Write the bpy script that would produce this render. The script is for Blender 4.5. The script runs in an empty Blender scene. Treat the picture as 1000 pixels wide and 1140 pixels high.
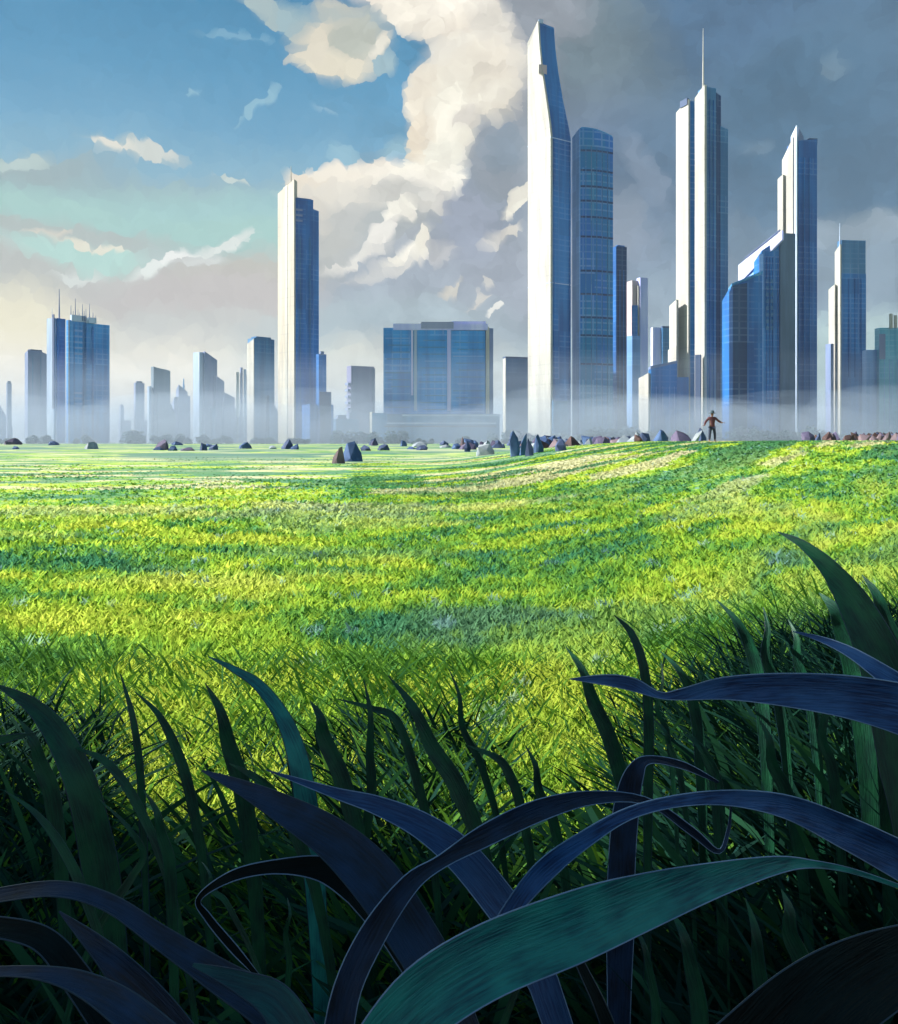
import bpy, math, random
import numpy as np
from mathutils import Vector, noise as mnoise

random.seed(7)
rng = np.random.default_rng(7)
scene = bpy.context.scene
COL = scene.collection
R = math.radians

# ------------------------------------------------------------------ exposure, camera
EXPO = 1.3
EF = 2.0 ** EXPO
scene.view_settings.view_transform = 'Standard'
scene.view_settings.look = 'None'
scene.view_settings.gamma = 1.0
scene.view_settings.exposure = EXPO
scene.cycles.use_denoising = True
scene.cycles.max_bounces = 8
scene.cycles.diffuse_bounces = 3
scene.cycles.glossy_bounces = 3
scene.cycles.transmission_bounces = 5
scene.cycles.volume_bounces = 0
scene.cycles.transparent_max_bounces = 8
scene.cycles.sample_clamp_indirect = 4.0

HC = 1.6            # camera height
HOR = 492.0         # row of the horizon in the 1000 x 1140 photograph
cam_data = bpy.data.cameras.new('camera')
cam = bpy.data.objects.new('camera', cam_data)
COL.objects.link(cam)
cam.location = (0, 0, HC)
cam.rotation_euler = (R(90), 0, 0)
cam_data.sensor_fit = 'HORIZONTAL'
cam_data.sensor_width = 36
cam_data.lens = 36
cam_data.shift_y = -(570 - HOR) / 1000.0
cam_data.clip_start = 0.02
cam_data.clip_end = 20000
scene.camera = cam


def at(px, py, Y):
    """the point of the place at distance Y that the photograph shows at (px, py)"""
    return Vector(((px - 500) / 1000.0 * Y, Y, HC - (py - HOR) / 1000.0 * Y))


def lin(h, k=1.0):
    h = h.lstrip('#')
    out = []
    for i in (0, 2, 4):
        c = int(h[i:i + 2], 16) / 255.0
        out.append((c / 12.92 if c <= 0.04045 else ((c + 0.055) / 1.055) ** 2.4) * k)
    return (out[0], out[1], out[2], 1.0)


# ------------------------------------------------------------------ sun
SUN_DIR = Vector((-0.85, 0.04, 0.52)).normalized()     # from the scene towards the sun
sun_el = math.asin(SUN_DIR.z)
sun_az = math.atan2(SUN_DIR.x, SUN_DIR.y)
sd = bpy.data.lights.new('sun', 'SUN')
sd.energy = 4.6
sd.angle = R(0.5)
sd.color = (1.0, 0.95, 0.88)
sun = bpy.data.objects.new('sun', sd)
COL.objects.link(sun)
sun.rotation_euler = SUN_DIR.to_track_quat('Z', 'Y').to_euler()
sun.location = SUN_DIR * 60


# ------------------------------------------------------------------ node helper
class NT:
    def __init__(self, tree):
        self.t = tree
        tree.nodes.clear()

    def n(self, kind, **kw):
        nd = self.t.nodes.new(kind)
        for k, v in kw.items():
            setattr(nd, k, v)
        return nd

    def link(self, a, b):
        self.t.links.new(a, b)

    def setin(self, nd, i, v):
        if isinstance(v, bpy.types.NodeSocket):
            self.link(v, nd.inputs[i])
        elif v is not None:
            nd.inputs[i].default_value = v

    def math(self, op, a, b=None, c=None, clamp=False):
        nd = self.n('ShaderNodeMath', operation=op, use_clamp=clamp)
        for i, v in enumerate((a, b, c)):
            self.setin(nd, i, v)
        return nd.outputs[0]

    def vmath(self, op, a, b=None, scale=None):
        nd = self.n('ShaderNodeVectorMath', operation=op)
        self.setin(nd, 0, a)
        self.setin(nd, 1, b)
        if scale is not None:
            self.setin(nd, 3, scale)
        return nd.outputs['Value'] if op in ('LENGTH', 'DOT_PRODUCT', 'DISTANCE') else nd.outputs[0]

    def ramp(self, fac, stops, interp='LINEAR'):
        nd = self.n('ShaderNodeValToRGB')
        cr = nd.color_ramp
        cr.interpolation = interp
        while len(cr.elements) > 1:
            cr.elements.remove(cr.elements[-1])
        cr.elements[0].position = stops[0][0]
        cr.elements[0].color = stops[0][1]
        for p, c in stops[1:]:
            e = cr.elements.new(p)
            e.color = c
        self.link(fac, nd.inputs[0])
        return nd.outputs[0]

    def mix(self, fac, a, b, blend='MIX'):
        nd = self.n('ShaderNodeMix', data_type='RGBA', blend_type=blend)
        self.setin(nd, 0, fac)
        self.setin(nd, 6, a)
        self.setin(nd, 7, b)
        return nd.outputs[2]

    def noise(self, vec, scale, detail=2.0, rough=0.5, color=False, dim='3D'):
        nd = self.n('ShaderNodeTexNoise', noise_dimensions=dim)
        if vec is not None:
            self.link(vec, nd.inputs['Vector'])
        nd.inputs['Scale'].default_value = scale
        nd.inputs['Detail'].default_value = detail
        nd.inputs['Roughness'].default_value = rough
        return nd.outputs['Color' if color else 'Fac']

    def maprange(self, v, a, b, c=0.0, d=1.0, kind='SMOOTHSTEP'):
        nd = self.n('ShaderNodeMapRange', interpolation_type=kind)
        self.link(v, nd.inputs[0])
        for i, x in enumerate((a, b, c, d)):
            nd.inputs[i + 1].default_value = x
        return nd.outputs[0]


# ------------------------------------------------------------------ sky: Nishita air with banks of cloud laid out by direction
world = bpy.data.worlds.new("World")
scene.world = world
world.use_nodes = True
w = NT(world.node_tree)
tc = w.n('ShaderNodeTexCoord')
sep = w.n('ShaderNodeSeparateXYZ')
w.link(tc.outputs['Generated'], sep.inputs[0])
sx, sy, sz = sep.outputs
az = w.math('ARCTAN2', sx, sy)
hyp = w.math('SQRT', w.math('ADD', w.math('MULTIPLY', sx, sx), w.math('MULTIPLY', sy, sy)))
el = w.math('DIVIDE', sz, w.math('MAXIMUM', hyp, 0.05))
comb = w.n('ShaderNodeCombineXYZ')
w.link(az, comb.inputs[0])
w.link(el, comb.inputs[1])
P = comb.outputs[0]


def warp(vec, scale, amt, det=2.0):
    c = w.noise(vec, scale, det, 0.55, color=True)
    c = w.vmath('SUBTRACT', c, (0.5, 0.5, 0.5))
    c = w.vmath('MULTIPLY', c, (amt, amt, 0.0))
    return w.vmath('ADD', vec, c)


Pw = warp(P, 9.0, 0.045, 3.0)
Pw = warp(Pw, 30.0, 0.030, 4.0)
vor = w.n('ShaderNodeTexVoronoi', feature='F1')
vor.inputs['Scale'].default_value = 80.0
vor.inputs['Randomness'].default_value = 1.0
w.link(Pw, vor.inputs['Vector'])
cell = vor.outputs['Position']
mixn = w.n('ShaderNodeMix', data_type='VECTOR')
mixn.inputs[0].default_value = 0.55
w.link(Pw, mixn.inputs[4])
w.link(cell, mixn.inputs[5])
Q = mixn.outputs[1]
sepq = w.n('ShaderNodeSeparateXYZ')
w.link(Q, sepq.inputs[0])
qel = sepq.outputs[1]


def sky_stops(rows):
    # rows of (row in the photograph, colour) turned into elevation
    st = [((HOR - y) / 1000.0 / 1.4, lin(c, 1.0 / EF)) for y, c in rows]
    return sorted(st, key=lambda s: s[0])


fac_el = w.math('DIVIDE', qel, 1.4, clamp=True)
base = w.ramp(fac_el, sky_stops([(492, 'F3EFE1'), (425, 'EFECDF'), (385, 'DCDBD2'), (345, 'CDD0CC'), (300, 'B4CDCB'),
                                 (255, 'A2C8CA'), (205, '8BB6C9'), (150, '6CA4C4'), (90, '5596BB'), (0, '3F86AE'),
                                 (-250, '4A80A6'), (-800, '5C8098')]))
nish = w.n('ShaderNodeTexSky', sky_type='NISHITA')
nish.sun_disc = False
nish.sun_elevation = sun_el
nish.sun_rotation = sun_az
nmul = w.vmath('SCALE', nish.outputs[0], None, 0.07)
col = w.mix(0.08, base, nmul)

BLOBS = []


def B(x, y, rx, ry, rot, c, soft=0.35, alpha=1.0):
    BLOBS.append((x, y, rx, ry, rot, c, soft, alpha))


# low grey-beige bank at the left and the pale teal gaps in it
B(80, 215, 190, 20, 6, '9DB0B5', .6, .8)
B(40, 188, 80, 16, 10, 'A0B1B3', .6, .8)
B(170, 232, 160, 24, 3, 'A6CDCC', .6, .8)
B(60, 235, 90, 20, 0, 'AACFC9', .5, .8)
B(260, 262, 110, 22, 2, 'A9CFC9', .6, .9)
B(50, 258, 150, 14, -2, 'B6BDBA', .5, .85)
B(150, 325, 330, 40, 0, 'C3C3BF', .4, .95)
B(0, 300, 90, 30, 0, 'BCC0BC', .5, .9)
B(300, 315, 120, 34, 10, 'C3C1B8', .5, .9)
B(250, 335, 130, 26, 0, 'C5C0BE', .5, .9)
B(170, 375, 260, 26, 3, 'CACDCA', .5, .9)
B(0, 360, 95, 40, 0, 'F0EAD0', .6, .95)
B(100, 425, 430, 44, 0, 'F8F4E6', .6, .95)
B(90, 283, 72, 15, -4, 'B6DCD4', .4, .9)
B(100, 272, 42, 4, -8, 'EBE6D4', .4, .9)
B(85, 305, 28, 6, 8, 'DCE2DE', .4, .9)
B(50, 258, 20, 4, 10, 'D8D4C8', .4)
B(182, 294, 30, 6, 24, 'E6ECE8', .3)
B(205, 286, 26, 7, 14, 'F0F2EF', .3)
B(212, 292, 16, 3, 14, 'C9CCC9', .3)
B(255, 274, 30, 7, 28, 'DFE6E2', .3)
B(235, 293, 20, 6, 10, 'D6DAD7', .3)
B(150, 168, 52, 8, -3, 'B3C6CA', .4)
B(128, 165, 28, 4, -8, 'E2E1D6', .3)
B(170, 168, 26, 6, 4, 'D0D6D1', .3)
B(22, 180, 26, 9, 14, 'B9CCCA', .35)
B(258, 198, 20, 4, -14, 'C4D3D0', .3)
B(290, 112, 34, 4, 36, '8FBBD0', .4)
B(265, 39, 36, 5, 3, '79AAC6', .5)
B(215, 102, 9, 5, 20, '8FBBD0', .4)
B(362, 126, 12, 3, -25, '86B2CC', .3)
# the big grey bank on the right
B(900, 60, 400, 330, 0, '527291', .15)
B(1150, 250, 420, 330, 0, '577792', .15)
B(625, 70, 75, 160, 8, '7A8893', .45)
B(680, 70, 60, 120, 20, '6C7F8A', .5, .8)
B(660, 230, 130, 120, 0, '6C8099', .4)
B(780, 200, 90, 120, 10, '577691', .5, .7)
B(880, 120, 90, 70, 0, '4D708C', .5, .7)
B(640, 320, 170, 80, 0, '8C9CB0', .4)
B(840, 350, 300, 75, 0, '7F95A9', .5)
B(690, 245, 26, 38, -20, '93A2B4', .4, .8)
B(720, 190, 14, 42, 25, '8496AC', .4, .8)
B(790, 265, 45, 30, 0, '70899F', .4, .8)
B(930, 75, 14, 10, 0, '6D899E', .4, .8)
B(840, 165, 18, 10, 0, '6D89A0', .4, .8)
B(960, 260, 75, 22, 5, '93A6B5', .4)
B(970, 300, 70, 34, 0, '8398A9', .4)
B(720, 345, 60, 35, 0, '94A7B7', .5)
B(750, 420, 360, 55, 0, 'ABC0CA', .5)
B(960, 400, 110, 50, 0, 'B0C8CA', .5)
B(700, 480, 420, 40, 0, 'BDD0D4', .6, .8)
# body of the cumulus
B(470, 270, 135, 95, 0, 'A9B0B5', .25)
B(400, 245, 75, 52, 0, 'B5BBBB', .35)
B(365, 255, 34, 45, 0, 'C0C2BE', .4)
B(540, 190, 60, 105, 0, '8F9CAB', .3)
B(560, 150, 45, 70, 0, '9AA3AD', .4)
B(520, 320, 120, 62, 0, 'A0A9B6', .4)
B(430, 330, 80, 36, 15, 'A3AEBA', .4)
B(520, 250, 32, 42, 10, '99A2B2', .35)
B(562, 165, 20, 26, 0, '8796A4', .6)
B(400, 370, 120, 30, 10, 'BACACF', .6, .9)
B(470, 365, 110, 32, 0, 'A9BAC3', .5, .9)
B(430, 420, 140, 40, 0, 'DFE2DA', .6, .9)
B(585, 45, 35, 75, 0, '9097A4', .4)
B(600, 10, 60, 36, 0, '98A0AA', .4)
# sunlit rim
B(430, 6, 42, 16, -25, 'F4EADB', .25)
B(470, 20, 62, 26, -22, 'F8F1E2', .22)
B(520, 22, 50, 34, -20, 'F9F2E4', .3)
B(530, 62, 50, 36, -35, 'F4EBDB', .3)
B(555, 55, 24, 60, 20, 'D9D5CB', .4, .8)
B(520, 85, 42, 32, 0, 'F9F2E2', .3)
B(545, 105, 30, 30, 0, 'E9E2D2', .35)
B(480, 115, 30, 42, -10, 'F3EAD8', .22)
B(470, 150, 18, 32, -8, 'F0E4CF', .22)
B(474, 140, 8, 30, 0, 'D9D0C0', .4, .7)
B(505, 130, 26, 45, 8, 'FAF5E5', .3)
B(492, 175, 24, 34, 10, 'FCF9EA', .3)
B(540, 115, 32, 12, 25, 'F2ECDD', .4)
B(520, 135, 14, 12, 0, 'D2CDC4', .4, .8)
B(470, 196, 40, 20, 8, 'F8F3E4', .25)
B(500, 200, 16, 22, 0, 'F6F2E5', .3)
B(415, 190, 30, 16, 22, 'F7F0E2', .22)
B(370, 198, 42, 15, 8, 'F6EEDF', .22)
B(345, 208, 28, 16, 0, 'EEE3D1', .25)
B(385, 215, 62, 17, 6, 'E4DFD3', .4, .9)
B(450, 212, 44, 18, 12, 'EEE9DD', .4, .9)
B(352, 232, 26, 20, 0, 'DAD5CA', .4, .8)
B(478, 228, 20, 16, 0, 'DEDAD0', .5, .8)
B(500, 60, 30, 14, 30, 'FBF6E9', .5, .8)
B(548, 75, 20, 24, 0, 'E2DACB', .5, .7)
B(440, 218, 36, 14, 0, 'CBCBC5', .4, .9)
B(385, 238, 26, 16, 0, 'BFC1BE', .4, .9)
B(440, 160, 14, 12, 0, '9CC3D3', .4, .8)
B(385, 172, 14, 10, 0, '97C0D2', .4, .8)
# lit streaks
B(442, 240, 22, 11, 38, 'FAF6E9', .25)
B(424, 262, 24, 8, 52, 'EFECE4', .3)
B(392, 292, 42, 6, 24, 'E2E0D9', .35)
B(452, 288, 32, 11, 28, 'FAF5E7', .25)
B(470, 272, 14, 10, 50, 'F4EFE0', .3)
B(420, 305, 44, 8, 22, 'C9CAC8', .5, .9)
B(495, 282, 16, 10, 0, 'BFC1C4', .4)
B(572, 222, 24, 9, 46, 'EFEBDD', .25)
B(556, 262, 26, 8, 35, 'D2D0CB', .4)
B(570, 255, 12, 6, 30, 'E4E0D5', .3)
B(506, 320, 16, 8, 40, 'DAD6CB', .3)
B(532, 334, 12, 6, 40, 'D5D3CC', .3)
B(545, 315, 8, 4, 35, 'CFCEC9', .3)
B(552, 343, 7, 3.5, 28, 'F5F5EE', .15)
# small cloud at the top
B(300, 4, 36, 14, -30, 'A9BDC0', .35)
B(330, 22, 26, 14, -45, '9FBAC2', .4, .9)
B(380, 18, 34, 18, -20, 'C8C8BD', .4)
B(384, 46, 54, 40, 0, 'B4BFBD', .25, .95)
B(376, 52, 40, 30, 0, 'DDD7C6', .3)
B(392, 42, 30, 22, 0, 'B9BEB4', .4)
B(368, 68, 36, 14, -8, 'E6DFCB', .3)
B(350, 50, 12, 20, 0, 'E2DBC9', .3)
B(425, 52, 16, 6, 45, 'E6E2D4', .3)
B(430, 72, 16, 8, 20, '9DB9C3', .4)



def cloud_params(b):
    (x, y, rx, ry, rot, c, soft, alpha) = b
    A = math.atan((x - 500) / 1000.0)
    ca = math.cos(A)
    k = 1 + soft
    cr, sr = math.cos(R(rot)), math.sin(R(rot))
    ax, ay = rx / 1000.0 * ca, ry / 1000.0 * ca
    hx, hy = k * math.hypot(ax * cr, ay * sr), k * math.hypot(ax * sr, ay * cr)
    return A, (HOR - y) / 1000.0 * ca, ax, ay, hx, hy


def shade_region(lo, hi, elo, ehi):
    """the part of the sky between two azimuths and two elevations, with only the clouds that reach it"""
    g = bpy.data.node_groups.new('sky_region', 'ShaderNodeTree')
    g.interface.new_socket('Base', in_out='INPUT', socket_type='NodeSocketColor')
    g.interface.new_socket('Place', in_out='INPUT', socket_type='NodeSocketVector')
    g.interface.new_socket('Tone', in_out='INPUT', socket_type='NodeSocketFloat')
    g.interface.new_socket('Sky', in_out='OUTPUT', socket_type='NodeSocketShader')
    q = NT(g)
    gi = q.n('NodeGroupInput')
    c = gi.outputs[0]
    for b in BLOBS:
        A, E, ax, ay, hx, hy = cloud_params(b)
        if A + hx < lo or A - hx > hi or E + hy < elo or E - hy > ehi:
            continue
        mp = q.n('ShaderNodeMapping', vector_type='TEXTURE')
        mp.inputs['Location'].default_value = (A, E, 0)
        mp.inputs['Rotation'].default_value = (0, 0, R(b[4]))
        mp.inputs['Scale'].default_value = (ax, ay, 1000.0)
        qn = q.n('ShaderNodeVectorMath', operation='MULTIPLY_ADD')     # keeps the node chain in order
        q.link(c, qn.inputs[0])
        qn.inputs[1].default_value = (1e-9, 1e-9, 1e-9)
        q.link(gi.outputs[1], qn.inputs[2])
        q.link(qn.outputs[0], mp.inputs['Vector'])
        f = q.maprange(q.vmath('LENGTH', mp.outputs[0]), 1 - b[6], 1 + b[6], b[7], 0.0)
        c = q.mix(f, c, lin(b[5], 1.0 / EF))
    c = q.vmath('SCALE', c, None, gi.outputs[2])
    bg = q.n('ShaderNodeBackground')
    q.link(c, bg.inputs[0])
    go = q.n('NodeGroupOutput')
    q.link(bg.outputs[0], go.inputs[0])
    nd = w.n('ShaderNodeGroup')
    nd.node_tree = g
    w.link(col0, nd.inputs[0])
    w.link(Q, nd.inputs[1])
    w.link(jit, nd.inputs[2])
    return nd.outputs[0]


def pxa(x):
    return math.atan((x - 500) / 1000.0)


def build_az(cuts, lo, hi, elo, ehi):
    if not cuts:
        return shade_region(lo, hi, elo, ehi)
    m = len(cuts) // 2
    a = build_az(cuts[:m], lo, cuts[m], elo, ehi)
    b = build_az(cuts[m + 1:], cuts[m], hi, elo, ehi)
    ms = w.n('ShaderNodeMixShader')
    w.link(w.math('GREATER_THAN', qaz, cuts[m]), ms.inputs[0])
    w.link(a, ms.inputs[1])
    w.link(b, ms.inputs[2])
    return ms.outputs[0]


def mix_el(cut, low, high):
    ms = w.n('ShaderNodeMixShader')
    w.link(w.math('GREATER_THAN', qel, cut), ms.inputs[0])
    w.link(low, ms.inputs[1])
    w.link(high, ms.inputs[2])
    return ms.outputs[0]


qaz = sepq.outputs[0]
col0 = col
jit = w.maprange(w.noise(cell, 500.0, 0.0, 0.5), 0.2, 0.8, 0.965, 1.035, 'LINEAR')
# billows: the banks on the right are uneven in thickness
bill = w.noise(Q, 13.0, 5.0, 0.62)
bill = w.maprange(bill, 0.36, 0.64, 0.87, 1.13)
bank = w.maprange(qaz, pxa(330), pxa(470))
billm = w.math('MULTIPLY_ADD', w.math('SUBTRACT', bill, 1.0), bank, 1.0)
jit = w.math('MULTIPLY', jit, billm)
cuts_az = [pxa(v) for v in (-200, 110, 220, 320, 370, 420, 470, 520, 570, 640, 760, 900, 1200)]
e1, e2, e3 = 0.10, 0.20, 0.32
BIG = 50.0
bgl = shade_region(90, 91, 90, 91)
top = build_az([pxa(v) for v in (250, 350, 430, 500, 560, 640, 900)], -BIG, BIG, e3 , 0.62)
mid2 = build_az(cuts_az, -BIG, BIG, e2, e3)
mid1 = build_az(cuts_az, -BIG, BIG, e1, e2)
lowr = build_az([pxa(v) for v in (220, 370, 500, 640)], -BIG, BIG, -0.05, e1)
sky = mix_el(0.62, top, build_az([], -BIG, BIG, 0.62, 9))
sky = mix_el(e3, mid2, sky)
sky = mix_el(e2, mid1, sky)
sky = mix_el(e1, lowr, sky)
sky = mix_el(-0.05, bgl, sky)
wo = w.n('ShaderNodeOutputWorld')
w.link(sky, wo.inputs[0])
world.cycles.sampling_method = 'MANUAL'
world.cycles.sample_map_resolution = 256


# ------------------------------------------------------------------ materials
def new_mat(name):
    m = bpy.data.materials.new(name)
    m.use_nodes = True
    return m, NT(m.node_tree)


def finish(q, shader, vol=None):
    o = q.n('ShaderNodeOutputMaterial')
    if shader is not None:
        q.link(shader, o.inputs['Surface'])
    if vol is not None:
        q.link(vol, o.inputs['Volume'])


def scl(q, vec, x, y, z):
    return q.vmath('MULTIPLY', vec, (x, y, z))


_mats = {}


def glass_mat(c1, c2, floor=6.0, bay=9.0, line=0.09, metal=0.3, rough=0.42, dens=0.5):
    """curtain wall: tinted glass in two tones with floor lines and mullions"""
    key = ('g', c1, c2, floor, bay, line, metal, rough)
    if key in _mats:
        return _mats[key]
    m, q = new_mat('curtain_wall_glass')
    g = q.n('ShaderNodeNewGeometry')
    pos = g.outputs['Position']
    n1 = q.noise(scl(q, pos, 0.11, 0.11, 0.006), 1.0, 3.0, 0.6)
    n2 = q.noise(scl(q, pos, 0.03, 0.03, 0.016), 1.0, 2.0)
    f = q.math('ADD', q.math('MULTIPLY', n1, 0.75), q.math('MULTIPLY', n2, 0.55))
    f = q.maprange(f, 0.48, 0.82)
    col = q.mix(f, lin(c1), lin(c2))
    sp = q.n('ShaderNodeSeparateXYZ')
    q.link(pos, sp.inputs[0])
    zf = q.math('FRACT', q.math('DIVIDE', sp.outputs[2], floor))
    lf = q.math('LESS_THAN', zf, 0.22)
    h = q.math('ADD', q.math('MULTIPLY', sp.outputs[0], 0.8), q.math('MULTIPLY', sp.outputs[1], 0.6))
    bf = q.math('LESS_THAN', q.math('FRACT', q.math('DIVIDE', h, bay)), 0.16)
    # the lines come and go over the front, as blinds and spandrels do
    cellv = q.n('ShaderNodeTexWhiteNoise', noise_dimensions='3D')
    cc = q.vmath('FLOOR', scl(q, pos, 0.8 / (bay * 2.2), 0.6 / (bay * 2.2), 1.0 / (floor * 3)))
    q.link(cc, cellv.inputs['Vector'])
    on = q.math('MULTIPLY', cellv.outputs['Value'], line)
    ln = q.math('MULTIPLY', q.math('MAXIMUM', lf, bf), on)
    col = q.mix(ln, col, lin('BFD4E6'))
    pan = q.math('MULTIPLY', q.math('SUBTRACT', cellv.outputs['Value'], 0.5), 0.16)
    col = q.vmath('SCALE', col, None, q.math('ADD', pan, 1.0))
    p = q.n('ShaderNodeBsdfPrincipled')
    q.link(col, p.inputs['Base Color'])
    p.inputs['Metallic'].default_value = metal
    p.inputs['Roughness'].default_value = rough
    finish(q, p.outputs[0])
    _mats[key] = m
    return m


def plain_mat(name, c1, c2=None, sx=0.1, sz=0.012, rough=0.7, metal=0.0, seams=False):
    """painted or stone cladding with rain streaks running down it"""
    key = ('p', name, c1, c2, sx, sz, rough)
    if key in _mats:
        return _mats[key]
    m, q = new_mat(name)
    g = q.n('ShaderNodeNewGeometry')
    n1 = q.noise(scl(q, g.outputs['Position'], sx, sx, sz), 1.0, 4.0, 0.6)
    n1 = q.maprange(n1, 0.38, 0.66)
    col = q.mix(n1, lin(c1), lin(c2 or c1))
    if seams:
        sp = q.n('ShaderNodeSeparateXYZ')
        q.link(g.outputs['Position'], sp.inputs[0])
        zl = q.math('LESS_THAN', q.math('FRACT', q.math('DIVIDE', sp.outputs[2], 11.0)), 0.09)
        h = q.math('ADD', q.math('MULTIPLY', sp.outputs[0], 0.3), q.math('MULTIPLY', sp.outputs[1], 0.9))
        vl = q.math('LESS_THAN', q.math('FRACT', q.math('DIVIDE', h, 7.0)), 0.08)
        wn = q.n('ShaderNodeTexWhiteNoise', noise_dimensions='3D')
        q.link(q.vmath('FLOOR', scl(q, g.outputs['Position'], .05, .14, 1 / 11.0)), wn.inputs['Vector'])
        sm = q.math('MULTIPLY', q.math('MAXIMUM', zl, vl), q.math('MULTIPLY_ADD', wn.outputs['Value'], .22, .04))
        col = q.mix(sm, col, lin('5A6478'))
        dirt = q.maprange(q.noise(scl(q, g.outputs['Position'], .35, .35, .01), 1.0, 3.0, .7), .5, .75)
        col = q.mix(q.math('MULTIPLY', dirt, .35), col, lin('8A8A90'))
    p = q.n('ShaderNodeBsdfPrincipled')
    q.link(col, p.inputs['Base Color'])
    p.inputs['Roughness'].default_value = rough
    p.inputs['Metallic'].default_value = metal
    finish(q, p.outputs[0])
    _mats[key] = m
    return m


WHITE = plain_mat('pale_lit_cladding', 'ACACA6', '96948F', seams=True)  # cladding whose white also stands for sunlight on the left faces
CREAM = plain_mat('cream_lit_cladding', 'B2ADA0', '9C948A', seams=True)
LAV = plain_mat('lavender_cladding', 'A4AAE0', 'BEC0E6')
GREY = plain_mat('grey_concrete', '60749A', '747FA4')
DGREY = plain_mat('dark_metal', '344A6E', '4C5E80')
STEEL = plain_mat('pale_steel', 'A7B8D0', '8EA2C0', metal=0.2, rough=0.45)
G_BLUE = glass_mat('0A5496', '1E74B8')  # glass blues also carry the shade of the right and front faces
G_DEEP = glass_mat('0C4A8C', '1768B0')
G_BRIGHT = glass_mat('1266AE', '2C88CC', floor=7, bay=8, line=0.16)
G_SLATE = glass_mat('2C608E', '3F7AA8', line=0.10)
G_TEAL = glass_mat('1172A4', '1464B4', floor=8, bay=10, line=0.17)
G_DARK = glass_mat('0E3E6C', '0A305F', line=0.08)
G_PALE = glass_mat('5584BC', '6E96CC', line=0.1)
G_HAZY = glass_mat('3A86A8', '5CA0BC', line=0.15)
G_AQUA = glass_mat('2470AC', '3A88BC', line=0.2)


# ------------------------------------------------------------------ mesh helpers
class MB:
    def __init__(self):
        self.v, self.f, self.mi = [], [], []

    def add(self, verts, faces, mi=0):
        n = len(self.v)
        self.v += [tuple(p) for p in verts]
        self.f += [tuple(i + n for i in f) for f in faces]
        self.mi += [mi] * len(faces)

    def loft(self, rings, cap=True, mi=0):
        k = len(rings[0])
        vs = [p for r in rings for p in r]
        fs = []
        for i in range(len(rings) - 1):
            for j in range(k):
                a, b = i * k + j, i * k + (j + 1) % k
                fs.append((a, b, b + k, a + k))
        if cap:
            fs.append(tuple(range(k))[::-1])
            fs.append(tuple((len(rings) - 1) * k + j for j in range(k)))
        self.add(vs, fs, mi)

    def tube(self, pts, radii, n=6, mi=0):
        rings = []
        for i, p in enumerate(pts):
            p = Vector(p)
            t = Vector(pts[min(i + 1, len(pts) - 1)]) - Vector(pts[max(i - 1, 0)])
            t.normalize()
            a = t.cross(Vector((0, 0, 1)))
            if a.length < 0.05:
                a = t.cross(Vector((1, 0, 0)))
            a.normalize()
            b = t.cross(a)
            r = radii[i] if isinstance(radii, (list, tuple)) else radii
            rings.append([p + a * r * math.cos(q * math.tau / n) + b * r * math.sin(q * math.tau / n) for q in range(n)])
        self.loft(rings, True, mi)

    def box(self, c, s, rz=0.0):
        cx, cy, cz = c
        hx, hy, hz = s[0] / 2, s[1] / 2, s[2] / 2
        cr, sr = math.cos(rz), math.sin(rz)
        r0 = [(cx + x * cr - y * sr, cy + x * sr + y * cr) for x, y in ((-hx, -hy), (hx, -hy), (hx, hy), (-hx, hy))]
        self.loft([[(x, y, cz - hz) for x, y in r0], [(x, y, cz + hz) for x, y in r0]])

    def build(self, name, mats, parent=None, origin=None, smooth=False):
        me = bpy.data.meshes.new(name)
        o0 = Vector(origin) if origin is not None else Vector((0, 0, 0))
        me.from_pydata([tuple(Vector(p) - o0) for p in self.v], [], self.f)
        for m in (mats if isinstance(mats, (list, tuple)) else [mats]):
            me.materials.append(m)
        if any(self.mi):
            me.polygons.foreach_set('material_index', self.mi)
        import bmesh
        bm = bmesh.new()
        bm.from_mesh(me)
        bmesh.ops.recalc_face_normals(bm, faces=bm.faces)
        bm.to_mesh(me)
        bm.free()
        if smooth:
            me.polygons.foreach_set('use_smooth', [True] * len(me.polygons))
        me.update()
        ob = bpy.data.objects.new(name, me)
        COL.objects.link(ob)
        if parent is not None:
            ob.parent = parent
        if origin is not None and parent is None:
            ob.location = o0
        return ob


def tag(o, label=None, cat=None, group=None, kind=None):
    if label:
        o['label'] = label
    if cat:
        o['category'] = cat
    if group:
        o['group'] = group
    if kind:
        o['kind'] = kind
    return o


def empty(name, loc, label, cat, group=None):
    o = bpy.data.objects.new(name, None)
    COL.objects.link(o)
    o.location = loc
    o.empty_display_size = 0.5
    return tag(o, label, cat, group)


# ------------------------------------------------------------------ ground
def ss(a, b, x):
    t = min(1.0, max(0.0, (x - a) / (b - a)))
    return t * t * (3 - 2 * t)


def ground_z(x, y):
    h = 1.62 * ss(-3.0, 15.0, x) * ss(7, 38, y) * (1 - ss(62, 150, y))
    h += 0.25 * ss(0.5, 5.0, x) * (1 - ss(9, 22, y)) * ss(-4, 3, y)
    if y < 400:
        h += 0.05 * mnoise.noise(Vector((x * 0.13, y * 0.13, 0.3))) * (1 - ss(200, 400, y))
    return h


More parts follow.
